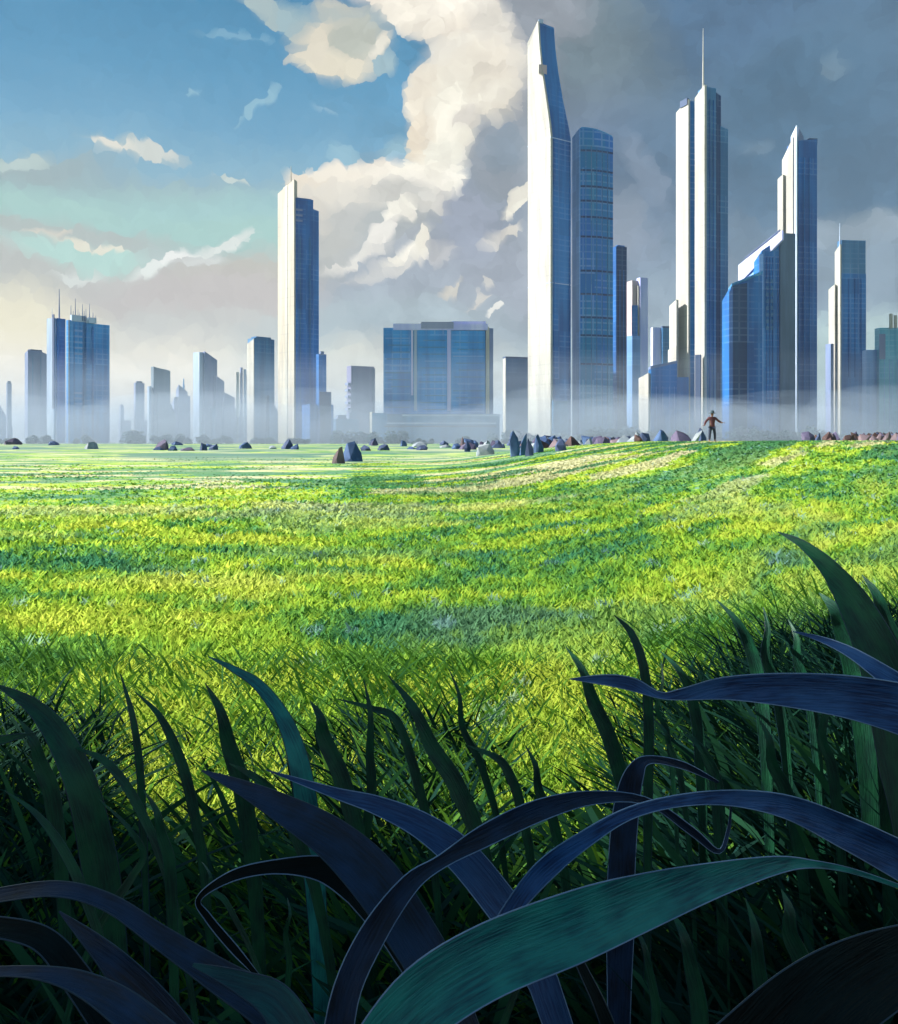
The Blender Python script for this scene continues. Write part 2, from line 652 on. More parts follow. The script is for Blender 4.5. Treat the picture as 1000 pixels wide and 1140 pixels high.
# ------------------------------------------------------------------ the city
class Tower:
    """a building, laid out round the ray on which the photograph shows it"""

    def __init__(self, name, label, px, Y, cat='tower', group=None):
        self.px, self.Y = px, Y
        self.A = math.atan((px - 500) / 1000.0)
        self.lat = Vector((math.cos(self.A), -math.sin(self.A), 0))
        self.ray = Vector((math.sin(self.A), math.cos(self.A), 0))
        self.o = Vector(((px - 500) / 1000.0 * Y, Y, 0))
        self.m = Y * math.cos(self.A) / 1000.0
        self.root = empty(name, self.o, label, cat, group)

    def pt(self, px, d):
        return self.o + self.lat * ((px - self.px) * self.m) + self.ray * (d * self.m)

    def z(self, py, y=None):
        return HC + (HOR - py) / 1000.0 * (self.Y if y is None else y)

    def ring(self, poly, tops):
        out = []
        for i, (px, d) in enumerate(poly):
            p = self.pt(px, d)
            t = tops[i] if isinstance(tops, (list, tuple)) else tops
            out.append(Vector((p.x, p.y, -1.0 if t is None else self.z(t))))
        return out

    def prism(self, part, mat, poly, top, bot=None, parent=None, label=None):
        mb = MB()
        mb.loft([self.ring(poly, bot), self.ring(poly, top)])
        o = mb.build(part, mat, parent or self.root, self.o if parent is None else None)
        if parent is not None:
            me = o.data
            me.transform(__import__('mathutils').Matrix.Translation(-self.o))
        if label:
            o['label'] = label
        return o

    def loft(self, part, mat, rings, parent=None):
        mb = MB()
        mb.loft([self.ring(p, t) for p, t in rings])
        return mb.build(part, mat, parent or self.root, self.o)

    def mast(self, part, px, y0, y1, r=1.0, d=6, mat=None, top_r=None):
        p = self.pt(px, d)
        mb = MB()
        z0, z1 = self.z(y0) - 2, self.z(y1)
        zm = z0 + (z1 - z0) * 0.45
        tr = top_r or r * 0.35
        mb.tube([(p.x, p.y, z0), (p.x, p.y, zm), (p.x, p.y, zm + 1), (p.x, p.y, z1)],
                [r * self.m, r * self.m * .8, (r * .5 + tr * .5) * self.m, tr * self.m], 8)
        return mb.build(part, mat or STEEL, self.root, self.o)


def fp(L, E, Rr, tan=0.6, inset=0.0):
    """corners of a square-cornered footprint: left, near edge, right, back"""
    w1, w2 = max(E - L, 0.5), max(Rr - E, 0.5)
    dL, dR = w1 / tan, w2 * tan
    return [(L, dL), (E, 0.0), (Rr, dR), (Rr + L - E, dR + dL)]


def split(L, E, Rr, tan, t):
    """the same footprint cut into a slab behind its sunlit left face and the shaded rest"""
    a, b, c, d = fp(L, E, Rr, tan)
    e2 = (b[0] + (c[0] - b[0]) * t, b[1] + (c[1] - b[1]) * t)
    l2 = (a[0] + (d[0] - a[0]) * t, a[1] + (d[1] - a[1]) * t)
    return [a, b, e2, l2], [l2, e2, c, d]


def shrink(poly, k):
    cx = sum(p[0] for p in poly) / len(poly)
    cy = sum(p[1] for p in poly) / len(poly)
    return [(cx + (x - cx) * k, cy + (y - cy) * k) for x, y in poly]


def bands(T, L, E, Rr, tan, rows, mat, part='floor_band', thick=1.6, out=1.03, span=None):
    """ledges that run round the building"""
    for y in rows:
        poly = shrink(fp(L, E, Rr, tan), out)
        T.prism(part, mat, poly, y, y + thick)


def fins(T, L, E, Rr, tan, fr, mat, top, bot=None, w=1.2, out=1.2, part='mullion_fin'):
    """upright fins standing off the right-hand front at the given fractions"""
    for t in fr:
        x = E + (Rr - E) * t
        d = (Rr - E) * t * tan
        k = math.hypot(1, tan)
        nx, nd = tan / k, -1 / k          # outward normal of the right-hand front
        ux, ud = 1 / k, tan / k
        poly = [(x - ux * w / 2 + nx * out, d - ud * w / 2 + nd * out), (x + ux * w / 2 + nx * out, d + ud * w / 2 + nd * out),
                (x + ux * w / 2 - nx * .2, d + ud * w / 2 - nd * .2), (x - ux * w / 2 - nx * .2, d - ud * w / 2 - nd * .2)]
        T.prism(part, mat, poly, top, bot)


def rooftop(T, L, E, Rr, tan, top, h=3.0, k=0.6, mat=None):
    T.prism('roof_plant', mat or GREY, shrink(fp(L, E, Rr, tan), k), top - h, top + 0.3)


def sealed(T, L, E, Rr, tan, top, glass, slab, t=0.06, slab_top=None, glass_top=None, slab_name='lit_side_slab', glass_name='glass_shaft'):
    a, b = split(L, E, Rr, tan, t)
    T.prism(slab_name, slab, a, slab_top if slab_top is not None else top)
    b = [(b[0][0] + .05, b[0][1]), (b[1][0] + .05, b[1][1]), b[2], b[3]]
    T.prism(glass_name, glass, b, glass_top if glass_top is not None else top)


# ---- 1: the leaning-crowned giant
T = Tower('skyscraper', 'tallest skyscraper, its white left face narrowing to a slanted crown over blue glass', 613, 1000)
ta = 0.85


def giant_ring(L, E, Rr, t0, t1, yt):
    w1, w2 = E - L, Rr - E
    dL, dR = w1 / ta, w2 * ta
    def P(u, v):   # u along the left face from E, v along the right face
        return (E - w1 * u + w2 * v, dL * u + dR * v)
    return [P(1, t0), P(0, t0), P(0, t1), P(1, t1)]


rs = []
for (L, E, Rr, y) in ((587, 613, 636, None), (587, 613, 636, 150), (587, 611.5, 633.5, 135), (587, 607.5, 627, 105), (587, 603, 622, 75),
                      (587, 600.5, 618.5, 48), (587, 599, 617, 22)):
    rs.append((L, E, Rr, y))
for nm, mt, t0, t1 in (('lit_side_slab', WHITE, 0, .10), ('glass_shaft', G_BLUE, .105, 1)):
    rings = []
    for (L, E, Rr, y) in rs:
        ring = giant_ring(L, E, Rr, t0, t1, y)
        tops = y
        if y == 22:
            tops = [40, 22, 23, 42] if t0 == 0 else [40, 23, 24, 44]
        rings.append((ring, tops))
    T.loft(nm, mt, rings)
fins(T, 587, 613, 636, ta, (0.16, 0.93), G_DEEP, 154, w=1.2, out=.8, part='edge_fin')
T.prism('crown_cap', STEEL, [(600, 1), (605, 2), (604, 6), (599, 5)], 20, 24)
T.prism('service_box', plain_mat('pink_cladding', 'B0A0A0', 'A89CA4'), [(600, -1), (609, 3), (609, 6), (600, 2)], 71, 81)
T.prism('entrance_hall', G_SLATE, [(616, -2), (634, 13), (632, 16), (614, 2)], 446)
bands(T, 587, 613, 636, ta, (152, 314), STEEL, thick=.9, out=1.012)

# ---- 2: blue glazed neighbour with the rounded top
T = Tower('glass_tower', 'broad blue glazed tower with a rounded teal top right of the tallest skyscraper', 645, 1015)
ta = 0.45
poly = fp(637, 645, 683, ta)
a, b = split(637, 645, 683, ta, .03)
T.prism('edge_slab', G_PALE, a, [147, 143, 143, 147])
front = []
for i in range(7):
    u = i / 6.0
    front.append((646.4 + 36.6 * u, 0.7 + 16.4 * u - 3.2 * math.sin(u * math.pi)))
poly = [b[0]] + front + [b[3]]
tops = [146] + [142.5 + 6.5 * (i / 6.0) ** 2 for i in range(7)] + [150]
T.prism('glass_shaft', G_TEAL, poly, tops)
for y in (166, 188, 206, 222, 240, 262, 300, 326, 352, 372, 404):
    mb = MB()
    out = [(x + .2, d - .35) for x, d in front]
    ring = out + [(x, d + .5) for x, d in front[::-1]]
    T.prism('floor_band', G_DARK, ring, y, y + 2.2)
for i in range(1, 6):
    x, d = front[i]
    T.prism('mullion_fin', G_SLATE, [(x - .5, d - .8), (x + .4, d - .6), (x + .4, d + .3), (x - .5, d + .2)], 160 + i, 470)
T.prism('roof_parapet', G_AQUA, shrink(poly, .96), [t - 1.6 for t in tops], 152)

# ---- 3 dark slim block
T = Tower('slab_tower', 'slim dark navy slab tower against the right side of the glazed tower', 686, 1060)
sealed(T, 682, 686, 698, .6, 274, G_DARK, G_DEEP, t=.05)
rooftop(T, 684, 687, 697, .6, 274, 1.5, .8, G_DEEP)
fins(T, 682, 686, 698, .6, (.35, .7), G_BLUE, 300, 452, w=.8, out=.6)
# ---- 4 pale pair
T = Tower('pale_tower', 'pale pink and lavender tower with a blue strip between the dark slab and white tower', 704, 1250)
T.prism('cream_shaft', plain_mat('pink_cladding', 'B0A0A0', 'A89CA4'), fp(697, 704, 711, .6), 312)
T.prism('lavender_shaft', LAV, fp(709, 713, 721.5, .6), 309)
T.prism('glass_bay', G_BLUE, [(703.5, -2), (710, 0), (710, 3), (703.5, 2)], 340)
T.prism('pale_fin', WHITE, fp(709.4, 710.6, 711.6, .6), 318)
T.prism('lower_bay', G_PALE, [(697, 2), (704, -3), (713, 0), (706, 6)], 374)
# ---- 5
T = Tower('office_tower', 'small distant tower, lavender left half and blue-grey right half, left of twin spires', 735, 1400)
T.prism('lavender_shaft', LAV, fp(724.5, 727, 736, .5), 364)
T.prism('glass_shaft', G_SLATE, fp(736, 738, 746, .5), 364)
T.prism('roof_rail', DGREY, shrink(fp(736, 738, 746, .5), 1.05), 363, 365)
# ---- 6 low white + blue
T = Tower('office_block', 'low blue office block with sloping roof and rounded white end at the city foot', 723, 880, 'office block')
T.prism('white_stair_tower', WHITE, fp(711, 722, 725.5, .8), [420, 415, 416, 421])
T.prism('glass_hall', G_BLUE, fp(722, 725, 754, .35), [410, 408.5, 402, 406])
T.prism('roof_edge', GREY, shrink(fp(722, 725, 754, .35), 1.03), [409, 407.5, 401, 405], [412, 410.5, 404, 408])
fins(T, 722, 725, 754, .35, (.2, .45, .7, .9), G_PALE, 430, w=.7, out=.5)
# ---- 7 white stepped slab tower
T = Tower('stepped_tower', 'tall white slab tower with a stepped shoulder, left of the twin spires', 767, 930)
T.prism('tall_slab', WHITE, fp(752.5, 766.5, 769, .8), [118, 110, 110.5, 117])
T.prism('shoulder_slab', WHITE, [(745, 12), (753.2, -1), (755.5, 3), (748, 15)], [338, 333, 333, 338])
T.prism('lower_slab', WHITE, [(743.5, 10), (753, -3), (755, 2), (746, 13)], [388, 385, 385, 388])
T.prism('glass_shaft', G_AQUA, [(767.2, 1), (775.4, 5), (775.4, 16), (760, 22)], 112)
T.prism('roof_cap', DGREY, fp(757, 765, 767, .8), 108.5, 116)
T.prism('glass_annex', G_BLUE, [(754, -5), (767, -3), (767, -.5), (756, 2)], 420)
# ---- 8 spire tower
T = Tower('spire_tower', 'tall tower with a needle spire, white front edge and dark blue side', 785, 905)
T.prism('lit_side_slab', WHITE, fp(773.5, 784.5, 787, .8), [103, 94, 94, 102])
T.prism('glass_shaft', G_SLATE, [(777, 14), (785.6, 1.3), (797.5, 11), (789, 24)], 95.5)
T.prism('side_wing', G_DARK, [(796, 10), (803, 15), (797, 26), (790, 22)], [99, 103, 103, 99])
T.prism('lower_wing', G_SLATE, [(802.5, 14.5), (811, 20.5), (804, 32), (797, 26)], [137, 140, 140, 137])
T.mast('spire', 783, 96, 30, 1.1, 3, WHITE, .3)
T.prism('base_annex', DGREY, [(774, -3), (780, -4), (781, 0), (775, 1)], 395)
fins(T, 774, 785.6, 797.5, .8, (.4, .75), G_DEEP, 110, w=.9, out=.6)
# ---- 9..11 stepped trio at right
T = Tower('stepped_block', 'dark blue block with chamfered shoulders in front of the lavender-roofed tower', 815, 800, 'office block')
T.prism('glass_shaft', G_DEEP, [(804, 10), (814, -2), (849, 14), (838, 27)], [333, 318, 303, 318])
T.prism('inner_wing', G_DARK, [(812, -3), (816, -4), (832, 3), (828, 6)], [325, 319, 315, 320])
T.prism('roof_edge', G_AQUA, [(811, 1), (815, -3.2), (849.5, 13), (846, 17)], [321, 316, 301, 306], [323, 318.5, 303.5, 308])
fins(T, 806, 814, 849, .457, (.35, .5, .62, .8, .9), G_BLUE, 322, w=1.0, out=.9)
T = Tower('terraced_tower', 'blue tower with a curved lavender roof terrace beneath the white peaked tower', 862, 835)
T.prism('glass_shaft', G_BLUE, fp(821, 848, 871, .5), [306, 278, 262, 290])
T.prism('lavender_terrace', LAV, [(820.5, 31), (871, -5), (873, -1), (823, 36)], [287, 258, 258, 286], [309, 268, 268, 309])
T.prism('side_shaft', plain_mat('slate_cladding', '465B78', '52698A'), [(869, 8), (886, 19), (876, 34), (860, 22)], 258)
T.prism('corner_slab', G_PALE, [(845.5, -2.2), (850, -1), (850, 1), (845.5, 1)], 282)
T.prism('terrace_rail', DGREY, [(828, 27), (868, -1.5), (869, 0), (830, 29)], [279.5, 256, 256, 278.5], [281, 257.6, 257.6, 280])
T.prism('terrace_glass', G_PALE, [(820.5, 32), (848, 12), (849, 14), (822, 35)], [310, 292, 292, 309], [322, 318, 318, 321])
fins(T, 821, 848, 871, .5, (.25, .4, .55, .8), G_DEEP, 285, w=1.1, out=.8)
for i in range(16):
    T.prism('window', G_SLATE, [(853 + (i % 2) * 5.2, 1.2 + (i % 2) * 2.5), (856 + (i % 2) * 5.2, 2.7 + (i % 2) * 2.5), (856 + (i % 2) * 5.2, 4), (853 + (i % 2) * 5.2, 3)],
            310 + (i // 2) * 7.5, 314 + (i // 2) * 7.5)
T = Tower('peaked_tower', 'white and blue tower rising to a broken peak behind the lavender roof terrace', 886, 960)
T.prism('white_slab', WHITE, [(870.5, 17), (883, 2), (885, 4), (874, 20)], [172, 152, 150, 168])
T.prism('lower_slab', WHITE, [(865.5, 17), (871.5, 10), (874, 14), (869, 20)], [193, 190, 190, 193])
T.prism('peak_slab', STEEL, [(880.5, 6), (887, 0), (888.5, 2), (883, 9)], [150, 139, 140, 150])
T.prism('glass_strip', G_AQUA, [(885.2, 3), (889, 3), (889, 6), (885.2, 6)], 152)
T.prism('glass_shaft', G_DEEP, [(889.2, 2), (910, 16), (900, 32), (876, 21)], [156, 153, 153, 156])
T.prism('roof_crown', GREY, [(889, 5), (895, 8), (894, 14), (888, 12)], [140, 151, 151, 142], 157)
T.prism('roof_box', DGREY, [(901, 11), (910.4, 16.5), (905, 24), (896, 20)], 152, 158)
fins(T, 878, 889.2, 910, .67, (.3, .6), G_BLUE, 175, w=1.1, out=.8)
# ---- 12
T = Tower('masted_tower', 'blue tower with thin white edge slab and mast near the right edge', 937, 1080)
T.prism('glass_shaft', G_BLUE, fp(932, 937, 964.5, .6), 304)
T.prism('upper_storeys', G_SLATE, shrink(fp(932, 937, 964.5, .6), .97), 267, 305)
T.prism('white_slab', WHITE, [(929.5, 6), (935.6, -2), (937, 0), (932, 8)], [279, 272, 272, 279])
T.prism('low_slab', WHITE, [(922.5, 9), (929.5, 0), (931, 3), (925, 11)], [320, 316, 316, 320])
T.mast('mast', 935.2, 274, 248, .9, 2)
T.prism('side_wing', GREY, [(919, 8), (925, 0), (932, 3), (926, 12)], 382)
fins(T, 932, 937, 964.5, .6, (.3, .55, .8), G_DEEP, 310, 420, w=1.0, out=.7)
T = Tower('roofed_block', 'teal blue block with notched roof at the right edge of the skyline', 975, 1000, 'office block')
T.prism('left_block', G_PALE, fp(960, 965, 977, .5), 389)
T.prism('right_block', G_HAZY, fp(974, 979, 1008, .5), 365)
T.prism('grey_bay', GREY, [(979, -1), (986, 2), (986, 4), (979, 2)], 372, 400)
T.prism('roof_turret', WHITE, fp(990, 991, 994, .6), 350, 366)
T.prism('roof_turret', WHITE, fp(995, 996, 999, .6), 352, 366)
fins(T, 974, 979, 1008, .5, (.2, .4, .5, .7), G_PALE, 400, w=.6, out=.6)
fins(T, 960, 965, 977, .5, (.3, .7), G_PALE, 398, w=.6, out=.6)

# ---- main left tower
T = Tower('skyscraper', 'cream and dark blue skyscraper standing alone on the left half of the skyline', 328, 1080)
T.prism('lit_side_slab', CREAM, [(309, 24), (327.5, -2), (331, 3), (313, 28)], [210, 200, 201, 210])
T.prism('slab_pier', WHITE, [(315, 16), (320, 8), (321, 9.5), (316, 17.5)], [205, 204, 204, 205])
T.prism('glass_shaft', G_DEEP, [(328.6, .2), (349, 6), (344, 26), (324, 18)], [220, 220, 222, 222])
T.prism('side_shaft', G_BLUE, [(348.6, 6), (355.5, 12), (350, 26), (344, 24)], [230, 231, 231, 230])
T.mast('roof_spike', 324, 202, 184, .8, 4, CREAM)
T.prism('roof_cap', GREY, [(330, 3), (347, 8), (343, 22), (328, 16)], 218.6, 221)
for y in (232, 238, 244):
    T.prism('crown_vent', GREY, [(329.5, .2), (337, 1.9), (337, 3), (329.5, 2)], y, y + 2)
for px_, d_ in ((334, 1), (345, 4)):
    T.prism('mullion_fin', G_SLATE, [(px_, d_ - .6), (px_ + .9, d_ - .3), (px_ + .9, d_ + 2), (px_, d_ + 2)], 262, 466)
T = Tower('stepped_tower', 'deep blue stepped tower tucked against the right foot of the cream skyscraper', 357, 1050)
T.prism('tall_shaft', G_DEEP, fp(352, 355, 363.5, .5), 394)
T.prism('lower_block', G_DEEP, fp(336, 345, 371.5, .4), 450)
T.prism('corner_block', G_DARK, fp(352, 356, 369, .4), 436)
T.prism('roof_box', GREY, fp(356, 357, 361, .5), 391, 395)

# ---- left cluster
T = Tower('masted_tower', 'slim white and blue tower with the tallest mast at the left of the skyline', 62, 1250)
T.prism('pale_slab', STEEL, fp(52, 60, 63, .8), 354)
T.prism('glass_shaft', G_BLUE, fp(61.5, 63.6, 73, .5), 354)
T.mast('mast', 66, 354, 321, 1.0, 5, GREY)
T.mast('antenna', 58, 354, 342, .5, 5)
T.prism('mullion_fin', DGREY, [(58, 2), (60, -.5), (60.8, 0), (59, 3)], 350, 455)
T = Tower('antenna_tower', 'broad blue tower with a row of antennas along its flat roof', 76, 1180)
T.prism('left_shaft', G_BRIGHT, fp(73.6, 76, 99, .42), 356)
T.prism('right_shaft', G_BRIGHT, [(96, 5), (103, 8), (123.5, 16.6), (118, 26)], 358)
T.prism('mullion_fin', G_DEEP, [(98, 8.6), (100.5, 9), (100.5, 11), (98, 11)], 357)
T.prism('mullion_fin', G_DEEP, [(103, 6), (105, 7), (105, 9), (103, 9)], 362)
fins(T, 73.6, 76, 99, .42, (.03,), WHITE, 356, w=.8, out=.5, part='edge_fin')
fins(T, 73.6, 76, 99, .42, (.28, .72), G_DEEP, 360, w=.8, out=.5)
T.prism('roof_plant', STEEL, fp(78, 80, 96, .5), 350, 357)
T.prism('roof_plant', STEEL, fp(96, 99, 108, .5), 352, 358)
for px_, y_ in ((79, 341), (84, 333), (87, 345), (92, 339), (96, 344), (100, 338), (104, 347), (107, 351), (89, 348), (81.5, 347), (94, 346)):
    T.mast('antenna', px_, 354, y_ - 2, .7, 6, GREY)
for i in range(8):
    y = 366 + i * 6.5 if i < 5 else 436 + (i - 5) * 6
    T.prism('window', G_PALE, [(82, 2.2), (92, 6.4), (92, 8), (82, 4)], y, y + 2.2)
T = Tower('flat_roofed_tower', 'grey tower with rounded corners beside the masted tower', 33, 1650)
T.prism('concrete_shaft', GREY, [(27.5, 6), (31, -1), (45, 4), (53, 10), (45, 20)], [393, 390, 390, 393, 393])
T.prism('roof_plant', DGREY, fp(31, 34, 47, .5), 388.6, 391)
for t_ in (36, 45):
    T.prism('mullion_fin', G_SLATE, [(t_, .6), (t_ + 1, .9), (t_ + 1, 6), (t_, 6)], 397, 450)
T = Tower('sloping_tower', 'low grey building with a steeply sloping left roof at the far left edge', 4, 1500)
T.prism('glass_shaft', G_SLATE, fp(-14, -6, 14, .4), [440, 442, 478, 470])
T.prism('roof_edge', GREY, shrink(fp(-14, -6, 14, .4), 1.02), [438.5, 440.5, 476, 468], [440.5, 442.5, 478.5, 470.5])
T = Tower('thin_tower', 'very thin grey tower by the far left edge', 8, 1450)
T.prism('concrete_shaft', GREY, fp(7, 8.2, 13, .6), 426)
T.prism('roof_box', DGREY, fp(8, 8.8, 12, .6), 424, 427)

small = [
    # name, label, Y, L, E, R, tops, mat
    ('narrow_tower', 'narrowest pale grey tower in the misty gap right of the antenna tower', 1900, 149, 151, 161, 426, GREY),
    ('tapering_tower', 'grey tower with cut-back right shoulder left of the teal spire', 1700, 168, 171, 190, [408, 408, 412, 410], plain_mat('grey_green', '5C7082', '66788A')),
    ('fork_tower', 'thin pair of grey posts in mist between two low blocks', 1900, 133, 134.5, 138, 452, GREY),
]
for nm, lb, Y, L, E, Rr, tp, mt in small:
    T = Tower(nm, lb, E, Y)
    T.prism('concrete_shaft', mt, fp(L, E, Rr, .6), tp)
    if nm == 'tapering_tower':
        T.prism('lower_shoulder', mt, fp(172, 176, 196, .4), [438, 438, 462, 450])
        T.prism('mullion_fin', STEEL, fp(164, 166, 168.5, .6), 430)
    else:
        T.prism('roof_box', DGREY, shrink(fp(L, E, Rr, .6), .6), (tp if not isinstance(tp, list) else tp[0]) - 2, (tp if not isinstance(tp, list) else tp[0]) + 1)
        T.prism('side_block', mt, fp(Rr - 6, Rr - 4, Rr + 8, .4), 468)
T = Tower('spired_block', 'low grey block with a thin teal spire in the misty distance', 203, 1750)
T.prism('lower_block', GREY, fp(190, 194, 212, .5), [452, 442, 440, 452])
T.prism('upper_block', GREY, fp(196, 199, 209, .5), [434, 428, 436, 440])
T.mast('spire', 204.5, 432, 421, 1.3, 3, G_AQUA)
T = Tower('stepped_tower', 'mauve tower stepping down to the right behind a pale left slab', 228, 1600)
T.prism('pale_slab', STEEL, fp(215, 222, 228, .7), 392)
T.prism('tall_shaft', GREY, fp(224, 228, 242, .5), [392, 391, 400, 398])
T.prism('middle_step', GREY, fp(238, 241, 250, .5), [418, 418, 424, 424])
T.prism('low_step', GREY, fp(246, 249, 262, .5), [436, 436, 442, 442])
T.prism('lowest_step', G_SLATE, fp(230, 236, 266, .4), 454)
T = Tower('banded_tower', 'cluster of thin striped pillars beside the mauve stepped tower', 268, 1600)
for i, (x_, y_) in enumerate(((263, 414), (267.2, 409), (271.2, 411), (274.6, 416))):
    T.prism('pillar', (WHITE, GREY, STEEL, GREY)[i], fp(x_, x_ + 1, x_ + 3.2, .5), y_)
T.prism('lower_block', G_SLATE, fp(262, 264, 278, .5), 464)
T = Tower('slab_tower', 'grey-blue slab tower with a white left edge, left of the cream skyscraper', 283, 1250)
sealed(T, 275, 282.5, 306, .6, 376, G_SLATE, WHITE, t=.03, slab_top=[382, 377, 377, 382])
T.prism('roof_box', G_SLATE, shrink(fp(277, 284, 305, .6), .8), 374, 376.4)
T.prism('lower_wing', G_SLATE, fp(296, 300, 312, .4), [440, 440, 462, 460])
T = Tower('balconied_tower', 'mauve grey tower with jutting balconies down its left side', 391, 1500)
T.prism('concrete_shaft', plain_mat('mauve_concrete', '64688A', '6E7090'), fp(386, 391, 417, .45), 407)
T.prism('mullion_fin', DGREY, fp(391, 391.6, 393, .5), 410, 428)
for i in range(6):
    T.prism('balcony', GREY, fp(384, 387.5, 391.5, .5), 426 + i * 7, 428.5 + i * 7)
T.prism('edge_slab', DGREY, [(415, 9), (418, 10.5), (417, 13), (414, 12)], 409)
T = Tower('low_block', 'low grey-blue block between the cream skyscraper and the balconied tower', 375, 1350, 'office block')
T.prism('hall', G_SLATE, fp(370, 374, 400, .4), 466)
T.prism('roof_box', GREY, fp(374, 376, 386, .4), 462, 466.5)
T.prism('roof_box', GREY, fp(388, 389, 397, .4), 459, 466.5)

# ---- the broad block on its podium
T = Tower('office_block', 'broad blue three-bay office block with lavender roof on a wide podium', 484, 1050, 'office block')
T.prism('core', G_BRIGHT, [(427, 2), (541, 2), (541, 30), (427, 30)], 366)
for i, (a_, b_, ytop) in enumerate(((427, 457.5, 365), (464.5, 497.5, 367), (502.5, 540, 368))):
    p_ = T.prism('glass_bay', G_BRIGHT, [(a_, 0), (b_, 0), (b_, 1.7), (a_, 1.7)], ytop, 461)
    for k in range(11):
        y = 376 + k * 7.7 + (i * 2.3)
        l_ = 2 + ((k * 7 + i * 3) % 5) * 1.6
        T.prism('window_strip', G_PALE if (k + i) % 4 == 0 else G_SLATE, [(a_ + l_, -.35), (b_ - 1, -.35), (b_ - 1, .4), (a_ + l_, .4)], y, y + 1.1)
for a_, b_ in ((457.8, 460), (461.2, 464.2), (498, 502)):
    T.prism('upright_fin', LAV if a_ < 461 or a_ > 490 else STEEL, [(a_, -1.4), (b_, -1.4), (b_, 1.5), (a_, 1.5)], 364, 440 if a_ < 461 else 457)
T.prism('end_wall', WHITE, [(541.2, -.5), (545, .5), (545, 8), (541.2, 6)], 364, 461)
T.prism('side_bay', GREY, [(545.2, 1), (549.5, 3), (549.5, 24), (545.2, 24)], 365, 461)
T.prism('roof_slab', LAV, [(438, -2), (543, -2), (543, 28), (438, 28)], 360.5, 367.5)
T.prism('roof_plant', plain_mat('grey_lavender', '7F87A8', '8A90B0'), [(469, -2.6), (505, -2.6), (505, 20), (469, 20)], 358.5, 366)
T.prism('roof_plant', LAV, [(503, 0), (541, 0), (541, 20), (503, 20)], 357.5, 361)
T.prism('podium', G_SLATE, [(414, -6), (556, -6), (556, 34), (414, 34)], 461)
T.prism('podium_end', WHITE, [(411, 2), (414.6, -7), (416, -6.5), (413, 6)], 459)
T.prism('podium_hall', G_AQUA, [(415, -7), (431, -7), (431, -5), (415, -5)], 460)
T.prism('ledge', STEEL, [(448, -8), (557, -8), (557, -5.9), (448, -5.9)], 461.5, 463.5)
T.prism('ledge', STEEL, [(431, -8), (552, -8), (552, -5.9), (431, -5.9)], 470.5, 472.2)
T.prism('ledge', DGREY, [(428, -8), (552, -8), (552, -5.9), (428, -5.9)], 474, 475.6)
T = Tower('plain_block', 'plain flat-roofed slate blue block just left of the tallest skyscraper', 563, 1150)
sealed(T, 560, 563, 588.5, .4, 398, glass_mat('3F668E', '496F96', line=.05), WHITE, t=.02)
T.prism('roof_rail', DGREY, shrink(fp(560, 563, 588.5, .4), 1.02), 396.8, 398.6)


# ------------------------------------------------------------------ meadow ground
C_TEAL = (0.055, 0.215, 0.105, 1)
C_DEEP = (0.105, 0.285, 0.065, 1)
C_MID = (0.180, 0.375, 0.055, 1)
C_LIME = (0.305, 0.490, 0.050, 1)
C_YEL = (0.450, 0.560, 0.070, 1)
C_STRAW = (0.58, 0.55, 0.33, 1)


